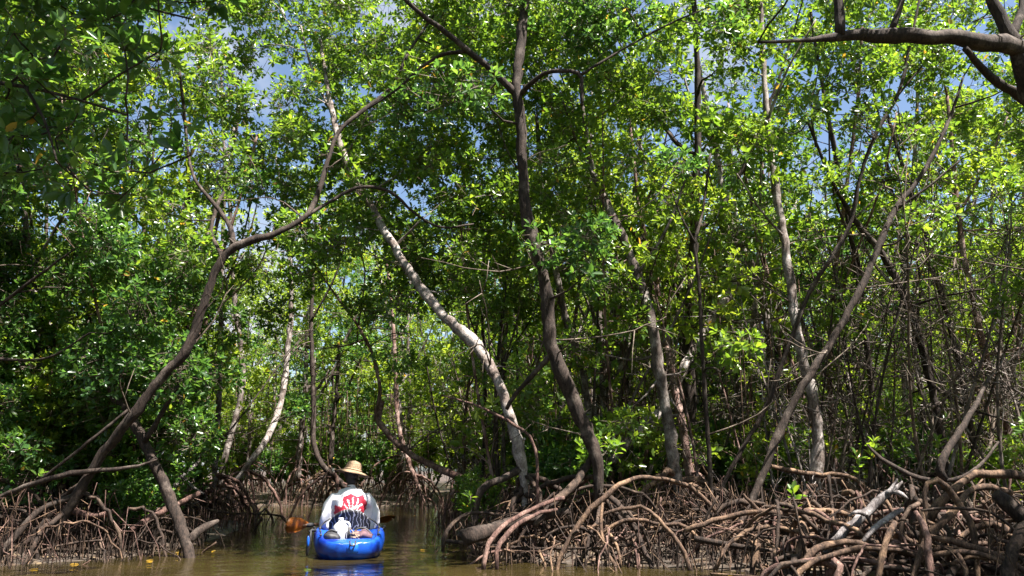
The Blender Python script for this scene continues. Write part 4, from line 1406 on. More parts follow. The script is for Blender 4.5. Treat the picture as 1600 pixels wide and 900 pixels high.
def proto_pole(seed, H, r0, mt):
    rg = np.random.default_rng(seed)
    t = np.linspace(0, 1, 9)
    P = np.stack([0.05 * H * rg.normal() * t + 0.13 * np.sin(4 * t + rg.uniform(0, 6)), 0.05 * H * rg.normal() * t + 0.13 * np.sin(5 * t), -0.2 + (H + 0.2) * t], -1)
    P = catmull(P, 44)
    mb = MB()
    tube(mb, P, np.linspace(r0, r0 * 0.45, 44), 7, 0.1, rg)
    i = int(rg.integers(14, 24))
    d = norm(np.array([rg.normal(), rg.normal(), 0]))
    u = np.linspace(0, 1, 12)[:, None]
    tube(mb, P[i] + d * 1.1 * u ** 0.8 + np.array([0, 0, 2.4]) * u + 0.05 * np.sin(7 * u), np.linspace(r0 * 0.55, r0 * 0.2, 12), 6, 0.1, rg)
    A, B = [], []
    for k in range(18):
        i = rg.integers(8, 43)
        A.append(P[i]); B.append(P[i] + norm(rg.normal(size=3) + np.array([0, 0, 0.5])) * rg.uniform(0.3, 1.3))
    tips, dirs = [], []
    for b_ in B[::2]:
        if b_[2] > 2.6:
            a2, b2 = clump_tips(b_, 0.25, 9, rg)
            tips.append(a2); dirs.append(b2)
    rt = MB()
    for k in range(9):
        Pr, rr = prop_root(P[4] + np.array([0, 0, rg.uniform(-0.1, 0.3)]), k * 2.4, rg.uniform(0.15, 0.6), rg.uniform(0.008, 0.016), rg, 8, 0.0)
        tube(rt, Pr, rr, 5, 0.05, rg)
    return [('trunk', mb.mesh('trunk'), mt), ('twigs', twigs_mesh('twigs', A, B, 0.008, 0.003, (0, 0, 0), 0.1, rg), mt),
            ('crown', leaves_mesh('crown', np.concatenate(tips), np.concatenate(dirs), (0, 0, 0), 6, 0.10, rg), 'leaf'), ('prop_roots', rt.mesh('prop_roots'), 'root_red')]


POLE = [proto_pole(61, 6.8, 0.045, 'bark_dark'), proto_pole(62, 6.0, 0.036, 'bark_grey'), proto_pole(63, 7.4, 0.052, 'bark_pale'), proto_pole(64, 6.4, 0.040, 'bark_red')]
POLEL = ['slender dark forked tree', 'slender grey forked tree', 'slender pale forked tree', 'slender reddish forked tree']
SAPL = ['thin grey sapling', 'thin reddish sapling', 'thin pale sapling', 'thin dark sapling']
SHL = ['mid green leafy shrub', 'tall light green shrub', 'low deep green shrub']
# near shrubs seen on their own
for (px, D, k, s, lab) in ((165, 10.6, 0, 0.9, 'leafy shrub behind the dark crooked trunk on the left bank'),
                           (40, 10.2, 1, 0.8, 'shrub at the left edge under the dense foliage'),
                           (215, 10.0, 2, 0.7, 'small shrub between the crooked trunk and the dead snag'),
                           (250, 12.4, 2, 0.9, 'low shrub behind the dead leaning trunk'),
                           (985, 13.2, 2, 1.0, 'deep green shrub behind the roots below the fallen trunk'),
                           (1150, 13.4, 2, 1.2, 'deep green shrub between the spotted and the whitish trunk'),
                           (1215, 12.0, 0, 0.7, 'bright shrub just left of the whitish trunk foot'),
                           (742, 10.6, 0, 0.5, 'small bright shrub at the water edge left of the middle roots'),
                           (885, 11.2, 2, 1.0, 'green shrub between the dark middle trunk and the pale leaning one'),
                           (1420, 12.8, 2, 1.0, 'shrub behind the tangle below the crossing trunks'),
                           (1540, 11.0, 0, 0.6, 'thin shrub at the right edge behind the roots')):
    b = at(px, 760, D)
    place(SHRUB[k], 'mangrove_shrub', (b[0], b[1], float(ground_z(b[0], b[1]))), rg3.uniform(0, 6.28), s, lab, 'shrub', 'shrubs on the near banks')
for i in range(52):
    Y = rg3.uniform(14, 30)
    X = rg3.uniform(-0.7, 0.7) * Y
    if poly_sd(np.array([X]), np.array([Y]))[0] < 0.5:
        continue
    k = int(rg3.integers(3))
    place(SHRUB[k], 'mangrove_shrub', (X, Y, float(ground_z(X, Y))), rg3.uniform(0, 6.28), rg3.uniform(0.8, 1.3),
          SHL[k] + ' ' + zone(X, Y), 'shrub', SHL[k] + 's of the wood')
for i in range(250):
    Y = rg3.uniform(10.2, 25)
    X = rg3.uniform(-0.68, 0.68) * Y
    if poly_sd(np.array([X]), np.array([Y]))[0] < 0.4:
        continue
    k = int(rg3.integers(4))
    if Y < 16 and 300 < to_px(np.array([X, Y, 2.0]))[0][0] < 700 and rg3.random() < 0.7:
        continue
    sp = place(SAP[k], 'mangrove_sapling', (X, Y, float(ground_z(X, Y))), rg3.uniform(0, 6.28), rg3.uniform(0.7, 1.25),
          SAPL[k] + ' ' + zone(X, Y), 'sapling', SAPL[k] + 's of the wood')
    sp.rotation_euler = (rg3.normal(0, 0.22), rg3.normal(0, 0.22), sp.rotation_euler[2])

for i in range(210):
    if i % 3 == 2:
        px, Y = rg3.uniform(120, 1000), rg3.uniform(14.0, 20.5)
    else:
        px, Y = rg3.uniform(960, 1680), rg3.uniform(9.8, 17.0)
    X = at(px, 700, Y)[0]
    if poly_sd(np.array([X]), np.array([Y]))[0] < 0.4:
        continue
    if 930 < px < 1180 and Y < 13.2:
        continue
    k = int(rg3.integers(4))
    sp = place(BARE[k], 'bare_sapling', (X, Y, float(ground_z(X, Y))), 0, rg3.uniform(0.6, 1.3),
               BAREL[k] + ' ' + zone(X, Y), 'sapling', BAREL[k] + 's of the wood')
    sp.rotation_euler = (rg3.normal(0, 0.25), rg3.normal(0, 0.28), rg3.uniform(0, 6.28))

for i in range(90):
    px, Y = (120 + 1520 * ((i * 0.618) % 1.0) + rg3.normal(0, 20)), rg3.uniform(11.3, 19.5)
    X = at(px, 700, Y)[0]
    if poly_sd(np.array([X]), np.array([Y]))[0] < 0.4:
        continue
    if 930 < px < 1180 and Y < 13.2:
        continue
    k = int(rg3.integers(4))
    sp = place(POLE[k], 'slender_tree', (X, Y, float(ground_z(X, Y))), 0, rg3.uniform(0.8, 1.25),
               POLEL[k] + ' ' + zone(X, Y), 'tree', POLEL[k] + 's of the wood')
    sp.rotation_euler = (rg3.normal(0, 0.10), rg3.normal(0, 0.15), rg3.uniform(0, 6.28))


def seedling(px, py, D, h, label):
    p = at(px, py, D)
    gz = float(ground_z(p[0], p[1]))
    base = np.array([p[0], p[1], gz])
    o = empty('mangrove_seedling', base)
    tag(o, label, 'seedling', 'seedlings among the right roots')
    top = np.array([p[0], p[1], max(p[2], gz + h)])
    mb = MB()
    P = catmull(np.array([base - [0, 0, .1], 0.5 * (base + top) + rg3.normal(0, .02, 3), top]), 7)
    tube(mb, P, np.linspace(0.009, 0.005, 7), 5)
    mb.build('stem', M['twig'], o, base)
    d = np.array([[0, 0, 1.0], [0.2, 0.1, 1], [-.2, .1, 1]])
    link('leaves', leaves_mesh('leaves', np.array([top, top - [0, 0, .08], top - [0.03, 0, .16]]), d, base, 6, 0.11), M['leaf'], o)


seedling(1365, 690, 9.0, 0.5, 'bright seedling above the arched branch on the right')
seedling(1340, 715, 9.2, 0.5, 'seedling just right of the whitish trunk foot')
seedling(1465, 688, 9.2, 0.5, 'seedling in front of the dark trunk leaning left')
seedling(1240, 770, 8.6, 0.3, 'tiny bright seedling between the roots left of the whitish trunk foot')
seedling(735, 775, 8.8, 0.3, 'bright seedling at the tip of the middle root tangle')

# fallen leaves floating on the channel
rgl = np.random.default_rng(12)
pp = np.stack([rgl.uniform(-6, 3, 500), rgl.uniform(6.5, 20, 500)], -1)
sdv = poly_sd(pp[:, 0], pp[:, 1])
pp = pp[(sdv < -0.1) & (rgl.random(500) < np.exp(sdv / 0.6) + 0.06)][:22]
aa = rgl.uniform(0, 6.28, len(pp))
A_ = np.stack([np.cos(aa), np.sin(aa), 0 * aa], -1)
S_ = np.stack([-np.sin(aa), np.cos(aa), 0 * aa], -1)
b_ = np.stack([pp[:, 0], pp[:, 1], np.full(len(pp), 0.004)], -1)
V = np.stack([b_, b_ + A_ * .035 + S_ * .02 + [0, 0, .004], b_ + A_ * .07 + S_ * .018 + [0, 0, .006], b_ + A_ * .095, b_ + A_ * .07 - S_ * .018 + [0, 0, .006], b_ + A_ * .035 - S_ * .02 + [0, 0, .004]], 1).reshape(-1, 3)
o_ = np.arange(len(pp))[:, None] * 6
fl_ = new_mesh('floating_leaves', V, [np.concatenate([o_ + np.array([[0, 1, 2, 3]]), o_ + np.array([[0, 3, 4, 5]])])], False, {'leaf_tone': np.repeat(np.where(rgl.random(len(pp)) < .9, 1.0, .3), 6)})
tag(link('floating_leaves', fl_, M['leaf_light']), 'fallen yellow and brown leaves floating near the banks', kind='stuff')

# far wood, read as one mass
rgf = np.random.default_rng(8)
n = 5000
Y = rgf.uniform(38, 56, n)
X = rgf.uniform(-0.85, 0.85, n) * Y
Z = rgf.uniform(0.1, 1, n) ** 0.8 * (7.0 + 1.6 * np.sin(X * 0.55) + np.sin(X * 1.3 + Y))
o = link('far_wood', leaves_mesh('far_wood', np.stack([X, Y, Z], -1), norm(rgf.normal(size=(n, 3)) + [0, -0.3, 0.6]), (0, 0, 0), 7, 0.5, rgf), M['leaf_light'])
tag(o, 'green wood closing the view far behind the trunks', kind='stuff')

# ------------------------------------------------------------------ kayak and kayaker
HEAD = math.atan2(0.204, 1.0)                       # the kayak points away along this heading
KX, KY = at(547, 800, 9.75)[:2]


def lerp(xs, ys, x):
    return np.interp(x, xs, ys)


kay = empty('kayak', (KX, KY, 0.0), HEAD)
tag(kay, 'blue sit-on-top kayak seen from its blunt stern', 'kayak')
ys = np.concatenate([np.linspace(-1.16, -0.9, 9), np.linspace(-0.84, 1.6, 40), np.linspace(1.64, 1.95, 8)])
wy = lerp([-1.16, -1.13, -1.08, -1.0, -0.85, -0.5, 0, 0.5, 1.1, 1.6, 1.9, 1.95], [.11, .19, .25, .30, .345, .37, .38, .36, .28, .15, .04, .012], ys) * 1.05
ky = lerp([-1.16, -1.1, -0.9, -0.5, 1.2, 1.7, 1.95], [.05, -.01, -.07, -.10, -.10, -.02, .20], ys)
ry = lerp([-1.16, -1.05, -0.85, -0.5, -0.1, 0.6, 1.4, 1.95], [.165, .19, .245, .27, .255, .24, .28, .36], ys)
fl = lerp([-1.16, -1.02, -0.94, -0.42, -0.36, -0.30, -0.25, 0.25, 0.4, 0.8, 0.9, 1.95], [-.005, -.005, .07, .13, .02, .02, .12, .12, .13, .13, -.01, -.02], ys)
prof = []
for s in range(len(ys)):
    w_, k_, r_, f_ = wy[s], ky[s], ry[s], ry[s] - fl[s]
    h = r_ - k_
    half = [(0, k_), (.45 * w_, k_ + .02 * h), (.80 * w_, k_ + .18 * h), (.96 * w_, k_ + .45 * h), (1.0 * w_, k_ + .68 * h), (.985 * w_, k_ + .86 * h),
            (.94 * w_, k_ + .97 * h), (.87 * w_, r_ + .004), (.80 * w_, r_ - .006 - .1 * fl[s]), (.75 * w_, f_ + .15 * fl[s]), (.62 * w_, f_ + 0.002), (.3 * w_, f_), (0, f_)]
    full = [(x, z) for x, z in half] + [(-x, z) for x, z in half[-2:0:-1]]
    prof.append([(x, ys[s], z) for x, z in full])
prof = np.array(prof)
nS, nP = prof.shape[:2]
i = np.arange(nS - 1)[:, None] * nP
j = np.arange(nP)[None, :]
qq = np.stack([i + j, i + nP + j, i + nP + (j + 1) % nP, i + (j + 1) % nP], -1).reshape(-1, 4)
V = np.vstack([prof.reshape(-1, 3), prof[0].mean(0), prof[-1].mean(0)])
jj = np.arange(nP)
t0 = np.stack([np.full(nP, nS * nP), jj, (jj + 1) % nP], -1)
t1 = np.stack([np.full(nP, nS * nP + 1), (nS - 1) * nP + (jj + 1) % nP, (nS - 1) * nP + jj], -1)
hull = link('hull', new_mesh('hull', V, [qq, np.vstack([t0, t1])], True), M['kayak'], kay)


def rbox(mb, c, s, bev=0.012, rot=0.0):
    """A box with chamfered edges."""
    sx, sy, sz = [x / 2 for x in s]
    V, b = [], bev
    for z, e in ((-sz, b), (-sz + b, 0), (sz - b, 0), (sz, b)):
        for (ux, uy) in ((-1, -1), (1, -1), (1, 1), (-1, 1)):
            x1, y1 = ux * (sx - e), uy * (sy - e)
            cx, cy_ = (b, 0) if ux * uy > 0 else (0, b)
            V += [(x1 - ux * (b if (ux * uy > 0) else 0), y1 - uy * (0 if (ux * uy > 0) else b), z), (x1 - ux * (0 if (ux * uy > 0) else b), y1 - uy * (b if (ux * uy > 0) else 0), z)]
    V = np.array(V)
    # order each ring by angle so the outline is a clean octagon
    for k in range(4):
        ring = V[k * 8:(k + 1) * 8]
        V[k * 8:(k + 1) * 8] = ring[np.argsort(np.arctan2(ring[:, 1] / sy, ring[:, 0] / sx))]
    ca, sa = math.cos(rot), math.sin(rot)
    V = np.stack([V[:, 0] * ca - V[:, 1] * sa, V[:, 0] * sa + V[:, 1] * ca, V[:, 2]], -1) + np.asarray(c, float)
    q_ = [[k * 8 + a_, k * 8 + (a_ + 1) % 8, (k + 1) * 8 + (a_ + 1) % 8, (k + 1) * 8 + a_] for k in range(3) for a_ in range(8)]
    V = np.vstack([V, V[:8].mean(0), V[24:].mean(0)])
    t_ = [[32, (a_ + 1) % 8, a_] for a_ in range(8)] + [[33, 24 + a_, 24 + (a_ + 1) % 8] for a_ in range(8)]
    mb.add(V, q_, t_)
    return mb


mb = MB(); rbox(mb, (0.03, -1.125, 0.115), (0.15, 0.10, 0.13), 0.03); mb.build('stern_block', M['kayak_light'], kay)
mb = MB(); tube(mb, catmull([(0.0, -1.12, .185), (.01, -1.19, .15), (.05, -1.19, .15), (.06, -1.12, .185)], 12), 0.009, 8); mb.build('carry_handle', M['black'], kay)
for sx in (-1, 1):
    mb = MB()
    tube(mb, catmull([(sx * .352, -.30, .235), (sx * .395, -.26, .262), (sx * .395, -.12, .262), (sx * .36, -.08, .235)], 12), 0.012, 8)
    mb.build('side_handle', M['black'], kay)
    mb = MB(); tube(mb, catmull([(sx * .295, -.92, .24), (sx * .305, -.75, .258), (sx * .325, -.5, .275)], 10), 0.006, 6); mb.build('deck_cord', M['black'], kay)
    mb = MB()
    for yy in (-.95, -.72, -.5):
        V, q_, t_ = icosphere((sx * (.30 + .05 * (yy + .95)), yy, .238 + .085 * (yy + .95)), (.016, .016, .012), 8, 6); mb.add(V, q_, t_)
    mb.build('cord_eyelets', M['black'], kay)
# seat with a patterned mesh back
mb = MB(); rbox(mb, (0, 0.02, 0.16), (0.46, 0.44, 0.06), 0.025); mb.build('seat', M['black'], kay)
uu = np.linspace(-1, 1, 15)
vv = np.linspace(0, 1, 9)
V = []
for lay in (0, 1):
    for v in vv:
        for u in uu:
            hh = 0.30 * math.sqrt(max(0.0, 1 - 0.75 * u * u))
            V.append((0.235 * u, -0.215 + 0.10 * u * u - 0.07 * v + (0.03 if lay else 0), 0.17 + hh * v))
V = np.array(V)
nu, nv = len(uu), len(vv)
q_ = []
for lay in (0, 1):
    for a_ in range(nv - 1):
        for b_ in range(nu - 1):
            k0 = lay * nu * nv + a_ * nu + b_
            q_.append([k0, k0 + 1, k0 + nu + 1, k0 + nu] if lay == 0 else [k0, k0 + nu, k0 + nu + 1, k0 + 1])
rim = [b_ for b_ in range(nu)] + [a_ * nu + nu - 1 for a_ in range(1, nv)] + [(nv - 1) * nu + b_ for b_ in range(nu - 2, -1, -1)] + [a_ * nu for a_ in range(nv - 2, 0, -1)]
for a_, b_ in zip(rim, rim[1:] + rim[:1]):
    q_.append([b_, a_, a_ + nu * nv, b_ + nu * nv])
link('seat_back', new_mesh('seat_back', V, [np.array(q_)], True), M['seat'], kay)
for sx in (-1, 1):
    mb = MB(); tube(mb, catmull([(sx * .22, -.16, .36), (sx * .30, -.25, .31), (sx * .335, -.42, .262)], 10), 0.008, 6); mb.build('seat_strap', M['black'], kay)
# black oval fin on the left side
mb = MB()
tube(mb, catmull([(-.365, -.62, .26), (-.40, -.66, .27), (-.425, -.70, .25)], 8), 0.014, 8)
V, q_, t_ = icosphere((-.425, -.72, .14), (.022, .06, .135), 14, 12)
V[:, 0] += 0.015 * np.sin((V[:, 2] - .14) * 12)
mb.add(V, q_, t_)
mb.build('side_fin', M['black'], kay)
mb = MB(); V, q_, t_ = icosphere((-.432, -.77, .16), (.016, .02, .06), 10, 8); mb.add(V, q_, t_); mb.build('side_fin_badge', M['kayak_light'], kay)


def local(p):
    c, s = math.cos(HEAD), math.sin(HEAD)
    return (KX + c * p[0] - s * p[1], KY + s * p[0] + c * p[1], p[2])


# jug lying in the tank well
jug = empty('plastic_jug', local((-0.10, -0.68, 0.145)), HEAD + 0.2)
tag(jug, 'white plastic jug in the stern well of the kayak', 'jug')


def lathe(mb, prof, n=24, squash=(1, 1), c=(0, 0, 0), power=2.0):
    prof = np.asarray(prof, float)
    a_ = np.linspace(0, 2 * np.pi, n, endpoint=False)
    cx, sx = np.cos(a_), np.sin(a_)
    k = (np.abs(cx) ** power + np.abs(sx) ** power) ** (-1 / power)
    V = np.stack([np.outer(prof[:, 0], cx * k) * squash[0], np.outer(prof[:, 0], sx * k) * squash[1], np.outer(prof[:, 1], np.ones(n))], -1).reshape(-1, 3)
    m_ = len(prof)
    q_ = [[r_ * n + j_, r_ * n + (j_ + 1) % n, (r_ + 1) * n + (j_ + 1) % n, (r_ + 1) * n + j_] for r_ in range(m_ - 1) for j_ in range(n)]
    V = np.vstack([V, [0, 0, prof[0, 1]], [0, 0, prof[-1, 1]]])
    t_ = [[m_ * n, (j_ + 1) % n, j_] for j_ in range(n)] + [[m_ * n + 1, (m_ - 1) * n + j_, (m_ - 1) * n + (j_ + 1) % n] for j_ in range(n)]
    mb.add(V + np.asarray(c, float), q_, t_)
    return mb


mb = MB()
lathe(mb, [(.02, 0), (.075, .002), (.082, .02), (.083, .13), (.078, .155), (.06, .18), (.035, .205), (.026, .212), (.026, .235)], 28, (1, 1), (0, 0, 0), 3.2)
mb.build('bottle_body', M['jug'], jug)
mb = MB(); lathe(mb, [(.028, .222), (.03, .226), (.03, .245), (.027, .25)], 20); mb.build('cap', M['jug'], jug)
mb = MB(); tube(mb, catmull([(.03, .0, .208), (.085, 0, .195), (.098, 0, .15), (.075, 0, .10)], 12), .012, 8); mb.build('handle', M['jug'], jug)
# gear in the well
bag = empty('gear_bag', local((0.13, -0.66, 0.145)), HEAD)
tag(bag, 'dark purple gear bundle in the stern well beside the jug', 'bag')
mb = MB(); V, q_, t_ = icosphere((0, 0, .055), (.12, .15, .065), 18, 12)
V += 0.012 * np.sin(V[:, [1, 2, 0]] * 55); mb.add(V, q_, t_); mb.build('bundle', M['gear'], bag)
mb = MB(); tube(mb, catmull([(-.12, 0, .05), (-.05, .02, .128), (.04, .02, .13), (.12, 0, .06)], 14), .012, 6); mb.build('strap', M['black'], bag)
an = empty('folded_anchor', local((-0.01, -0.84, 0.165)), HEAD)
tag(an, 'small black folded anchor at the stern of the kayak', 'anchor')
mb = MB(); tube(mb, [(0, 0, 0), (0.0, .02, .14)], .012, 8); mb.build('shank', M['black'], an)
for k in range(4):
    a_ = k * math.pi / 2 + .4
    mb = MB(); tube(mb, catmull([(0, .003, .01), (.035 * math.cos(a_), .035 * math.sin(a_), .03), (.03 * math.cos(a_), .03 * math.sin(a_), .1)], 8), np.linspace(.009, .006, 8), 6); mb.build('fluke', M['black'], an)
ln = [(0.0, .02, .14)] + [(.05 * math.cos(t_) + .06, .05 * math.sin(t_) - .02, .02 + .006 * t_) for t_ in np.linspace(0, 12, 30)]
mb = MB(); tube(mb, catmull(ln, 70), .005, 5); mb.build('line', M['rope'], an)
bag2 = empty('dry_bag', local((-0.19, -0.84, 0.165)), HEAD)
tag(bag2, 'black soft bag tucked behind the white jug', 'bag')
mb = MB(); V, q_, t_ = icosphere((0, 0, .04), (.09, .07, .06), 16, 10); V += 0.008 * np.sin(V[:, [2, 0, 1]] * 60); mb.add(V, q_, t_); mb.build('pouch', M['black'], bag2)
mb = MB(); tube(mb, catmull([(-.06, 0, .09), (0, .0, .115), (.06, 0, .09)], 8), .010, 6); mb.build('roll_top', M['black'], bag2)

# paddle across the lap: left blade nearer, right blade farther
pl, pr = at(464, 822, 9.5), at(601, 810, 11.35)
pc = 0.5 * (pl + pr)
pad = empty('paddle', pc)
tag(pad, 'double paddle with orange blades held across the lap', 'paddle')
ax = norm(pr - pl)
half = np.linalg.norm(pr - pl) / 2
mb = MB(); tube(mb, [-ax * (half - .10), ax * 0, ax * (half - .10)], .0155, 10); mb.build('shaft', M['shaft'], pad)
for sg in (-1, 1):
    e = ax * sg
    tilt = np.array([0, 0, 1.0])
    s_ = np.array([0.12, 0, 1.0]) if sg < 0 else np.array([.8, .3, .45])
    s_ = norm(s_ - e * np.dot(s_, e))
    if s_[2] < 0:
        s_ = -s_
    nn = np.cross(e, s_)
    V = []
    L_, W_ = (0.40, 0.088)
    us = np.linspace(0, 1, 13)
    for lay in (-1, 1):
        for u in us:
            wv_ = W_ * (0.18 + 0.82 * math.sin(min(1, u * 1.5) * math.pi / 2)) * (1 if u < .75 else math.sqrt(max(0.02, 1 - ((u - .75) / .25) ** 2)))
            for v in np.linspace(-1, 1, 7):
                V.append(e * (half - .22 + L_ * u) + s_ * (v * wv_ + .01) + nn * (lay * .006 * (1 - .6 * v * v) + .03 * (v * v) * u))
    V = np.array(V)
    q_ = []
    n0 = 13 * 7
    for lay in (0, 1):
        for a_ in range(12):
            for b_ in range(6):
                k0 = lay * n0 + a_ * 7 + b_
                q_.append([k0, k0 + 1, k0 + 8, k0 + 7] if lay else [k0, k0 + 7, k0 + 8, k0 + 1])
    for a_ in range(12):
        for b_ in (0, 6):
            k0 = a_ * 7 + b_
            q_.append([k0, k0 + 7, k0 + 7 + n0, k0 + n0])
    for a_ in (0, 12):
        for b_ in range(6):
            k0 = a_ * 7 + b_
            q_.append([k0, k0 + 1, k0 + 1 + n0, k0 + n0])
    link('blade', new_mesh('blade', V, [np.array(q_)], True), M['orange'], pad)
    mb = MB(); tube(mb, catmull([e * (half - .32), e * (half - .24), e * (half - .17)], 8), [.019, .023, .024, .026, .026, .024, .022, .018], 10); mb.build('collar', M['black'], pad)

# the kayaker, seated with the back to us
per = empty('person', local((0, 0.02, 0.145)), HEAD)
tag(per, 'kayaker from behind in straw hat and white shirt with red print', 'person')


def remeshed(name, mb, voxel, smooth_it, mat, parent, post=None):
    """Fuse overlapping closed pieces into one continuous surface."""
    o = bpy.data.objects.new('tmp', mb.mesh('tmp'))
    col.objects.link(o)
    md = o.modifiers.new('r', 'REMESH'); md.mode = 'VOXEL'; md.voxel_size = voxel
    sm = o.modifiers.new('s', 'SMOOTH'); sm.factor = 0.5; sm.iterations = smooth_it
    dg = bpy.context.evaluated_depsgraph_get()
    me = bpy.data.meshes.new_from_object(o.evaluated_get(dg))
    bpy.data.objects.remove(o)
    me.name = name
    me.polygons.foreach_set('use_smooth', np.ones(len(me.polygons), bool))
    if post:
        co = np.zeros(len(me.vertices) * 3, np.float32)
        me.vertices.foreach_get('co', co)
        co = post(me, co.reshape(-1, 3).copy())
        me.vertices.foreach_set('co', co.astype(np.float32).ravel())
    me.update()
    return link(name, me, mat, parent)


def cap(mb, pts, rad, n=None, sides=14):
    P = catmull(np.array(pts, float), n or 6 * len(pts))
    r = np.interp(np.linspace(0, 1, len(P)), np.linspace(0, 1, len(rad)), rad)
    tube(mb, P, r, sides)
    for c, k in ((P[0], r[0]), (P[-1], r[-1])):
        V, q_, t_ = icosphere(c, k, sides, 8)
        mb.add(V, q_, t_)


# hands hold the shaft: its points in the person's frame
def to_per(p):
    d = np.asarray(p, float) - np.array(per.location)
    c, s = math.cos(-HEAD), math.sin(-HEAD)
    return np.array([c * d[0] - s * d[1], s * d[0] + c * d[1], d[2]])


hl, hr = to_per(pc - ax * 0.40), to_per(pc + ax * 0.30)
axp = norm(hr - hl)
SHL_, SHR_ = np.array([-.18, .0, .455]), np.array([.18, .0, .455])
ELL, ELR = np.array([-.29, .04, .15]), np.array([.29, .10, .145])
body = MB()
cap(body, [(0, 0, 0.06), (0, -.01, .25), (0, -.0, .42), (0, .02, .50)], [.15, .13, .15, .09])
V, q_, t_ = icosphere((0, 0, .07), (.18, .14, .11)); body.add(V, q_, t_)
cap(body, [(-.15, 0, .46), (.15, 0, .46)], [.06, .06])
cap(body, [(0, .02, .50), (0, .045, .60)], [.055, .05])
V, q_, t_ = icosphere((0, .07, .70), (.072, .092, .112), 20, 14); body.add(V, q_, t_)
V, q_, t_ = icosphere((0, .11, .645), (.052, .06, .055), 16, 10); body.add(V, q_, t_)
cap(body, [(0, .158, .715), (0, .176, .685)], [.009, .014], 5, 8)                     # nose
cap(body, [(-.02, .162, .645), (.02, .162, .645)], [.007, .007], 5, 8)                # lips
for sx in (-1, 1):
    V, q_, t_ = icosphere((sx * .028, .152, .712), (.013, .012, .009), 10, 8); body.add(V, q_, t_)
    V, q_, t_ = icosphere((sx * .074, .06, .695), (.010, .02, .032), 10, 8); body.add(V, q_, t_)
for S_, E_, H_, sx in ((SHL_, ELL, hl, -1), (SHR_, ELR, hr, 1)):
    wr = H_ + np.array([0, -.07, .03])
    cap(body, [S_, E_], [.052, .042])
    cap(body, [E_, 0.5 * (E_ + wr) + [0, 0, .01], wr], [.042, .038, .026])
    cap(body, [wr, H_ + np.array([0, -.035, .028])], [.026, .03], 6, 10)
    for f_ in range(4):                                                             # fingers closed round the shaft
        o_ = axp * (-.033 + .022 * f_)
        ln_ = (0.9, 1.05, 1.0, 0.8)[f_]
        cap(body, [H_ + o_ + np.array([0, -.03, .028]), H_ + o_ + np.array([0, .012, .034]), H_ + o_ + np.array([0, .032 * ln_, .006]), H_ + o_ + np.array([0, .016, -.024 * ln_])], [.0105, .010, .009, .008], 9, 7)
    cap(body, [wr + np.array([0, .03, -.008]), H_ - sx * axp * .02 + np.array([0, -.026, -.012]), H_ - sx * axp * .032 + np.array([0, .002, -.03])], [.012, .011, .009], 9, 7)
    cap(body, [(sx * .10, .02, .06), (sx * .15, .40, .20), ], [.088, .062])
    cap(body, [(sx * .15, .40, .20), (sx * .13, .62, .07), (sx * .12, .78, .02)], [.060, .055, .038])
    cap(body, [(sx * .12, .78, .02), (sx * .125, .80, .05), (sx * .14, .86, .13)], [.04, .04, .03])
remeshed('body', body, 0.0075, 3, M['skin'], per)
shorts = MB()
V, q_, t_ = icosphere((0, .0, .075), (.20, .165, .125), 20, 12); shorts.add(V, q_, t_)
for sx in (-1, 1):
    cap(shorts, [(sx * .10, .04, .07), (sx * .145, .36, .19)], [.105, .085])
remeshed('shorts', shorts, 0.013, 3, M['shorts'], per)

PRINT = np.array([(523, 785), (535, 789), (536, 773), (548, 768), (557, 773), (566, 770), (573, 781), (573, 787), (567, 807), (561, 797), (555, 794), (545, 798), (532, 803), (524, 809)], float)


def shirt_post(me, co):
    x, y, z = co[:, 0], co[:, 1], co[:, 2]
    # folds
    f = 0.010 * np.sin(38 * x + 16 * z + 3 * np.sin(9 * z)) + 0.008 * np.sin(61 * x - 22 * z) + 0.005 * np.sin(30 * z + 25 * x * np.sign(x))
    nn = norm(np.stack([x, y - 0.01, np.zeros_like(x)], -1))
    w_ = np.clip((0.46 - z) / 0.2, 0.15, 1)[:, None]
    co = co + nn * (f[:, None] * w_)
    # print on the back, drawn on the cloth in the wearer's own frame
    u = 547.5 + x / 0.00745
    v = 857.0 - (z + 0.17) / 0.00745 + 0.0
    u = u + 0.7 * np.sin(v * 0.6) + 0.5 * np.sin(v * 1.3 + u)
    ins = np.zeros(len(co), bool)
    n_ = len(PRINT)
    for a_ in range(n_):
        (x0, y0), (x1, y1) = PRINT[a_], PRINT[(a_ + 1) % n_]
        c_ = (y0 > v) != (y1 > v)
        ins ^= c_ & (u < x0 + (v - y0) / (y1 - y0 + 1e-9) * (x1 - x0))
    th_ = np.arctan2(v - 801, u - 551)
    st = (np.sin(th_ * 19 + 0.5 * np.sin(v * 0.7)) > 0.72) & (v > 776 + 3 * np.sin(u)) & (v < 797) & (u > 537) & (u < 563)
    st |= (np.abs(v - (796 - 0.35 * (u - 535))) < 1.3) & (u > 538) & (u < 566)
    msk = (ins & ~st & (y < 0.06)).astype(np.float32)
    a_ = me.attributes.new('print_mask', 'FLOAT', 'POINT')
    a_.data.foreach_set('value', msk)
    return co


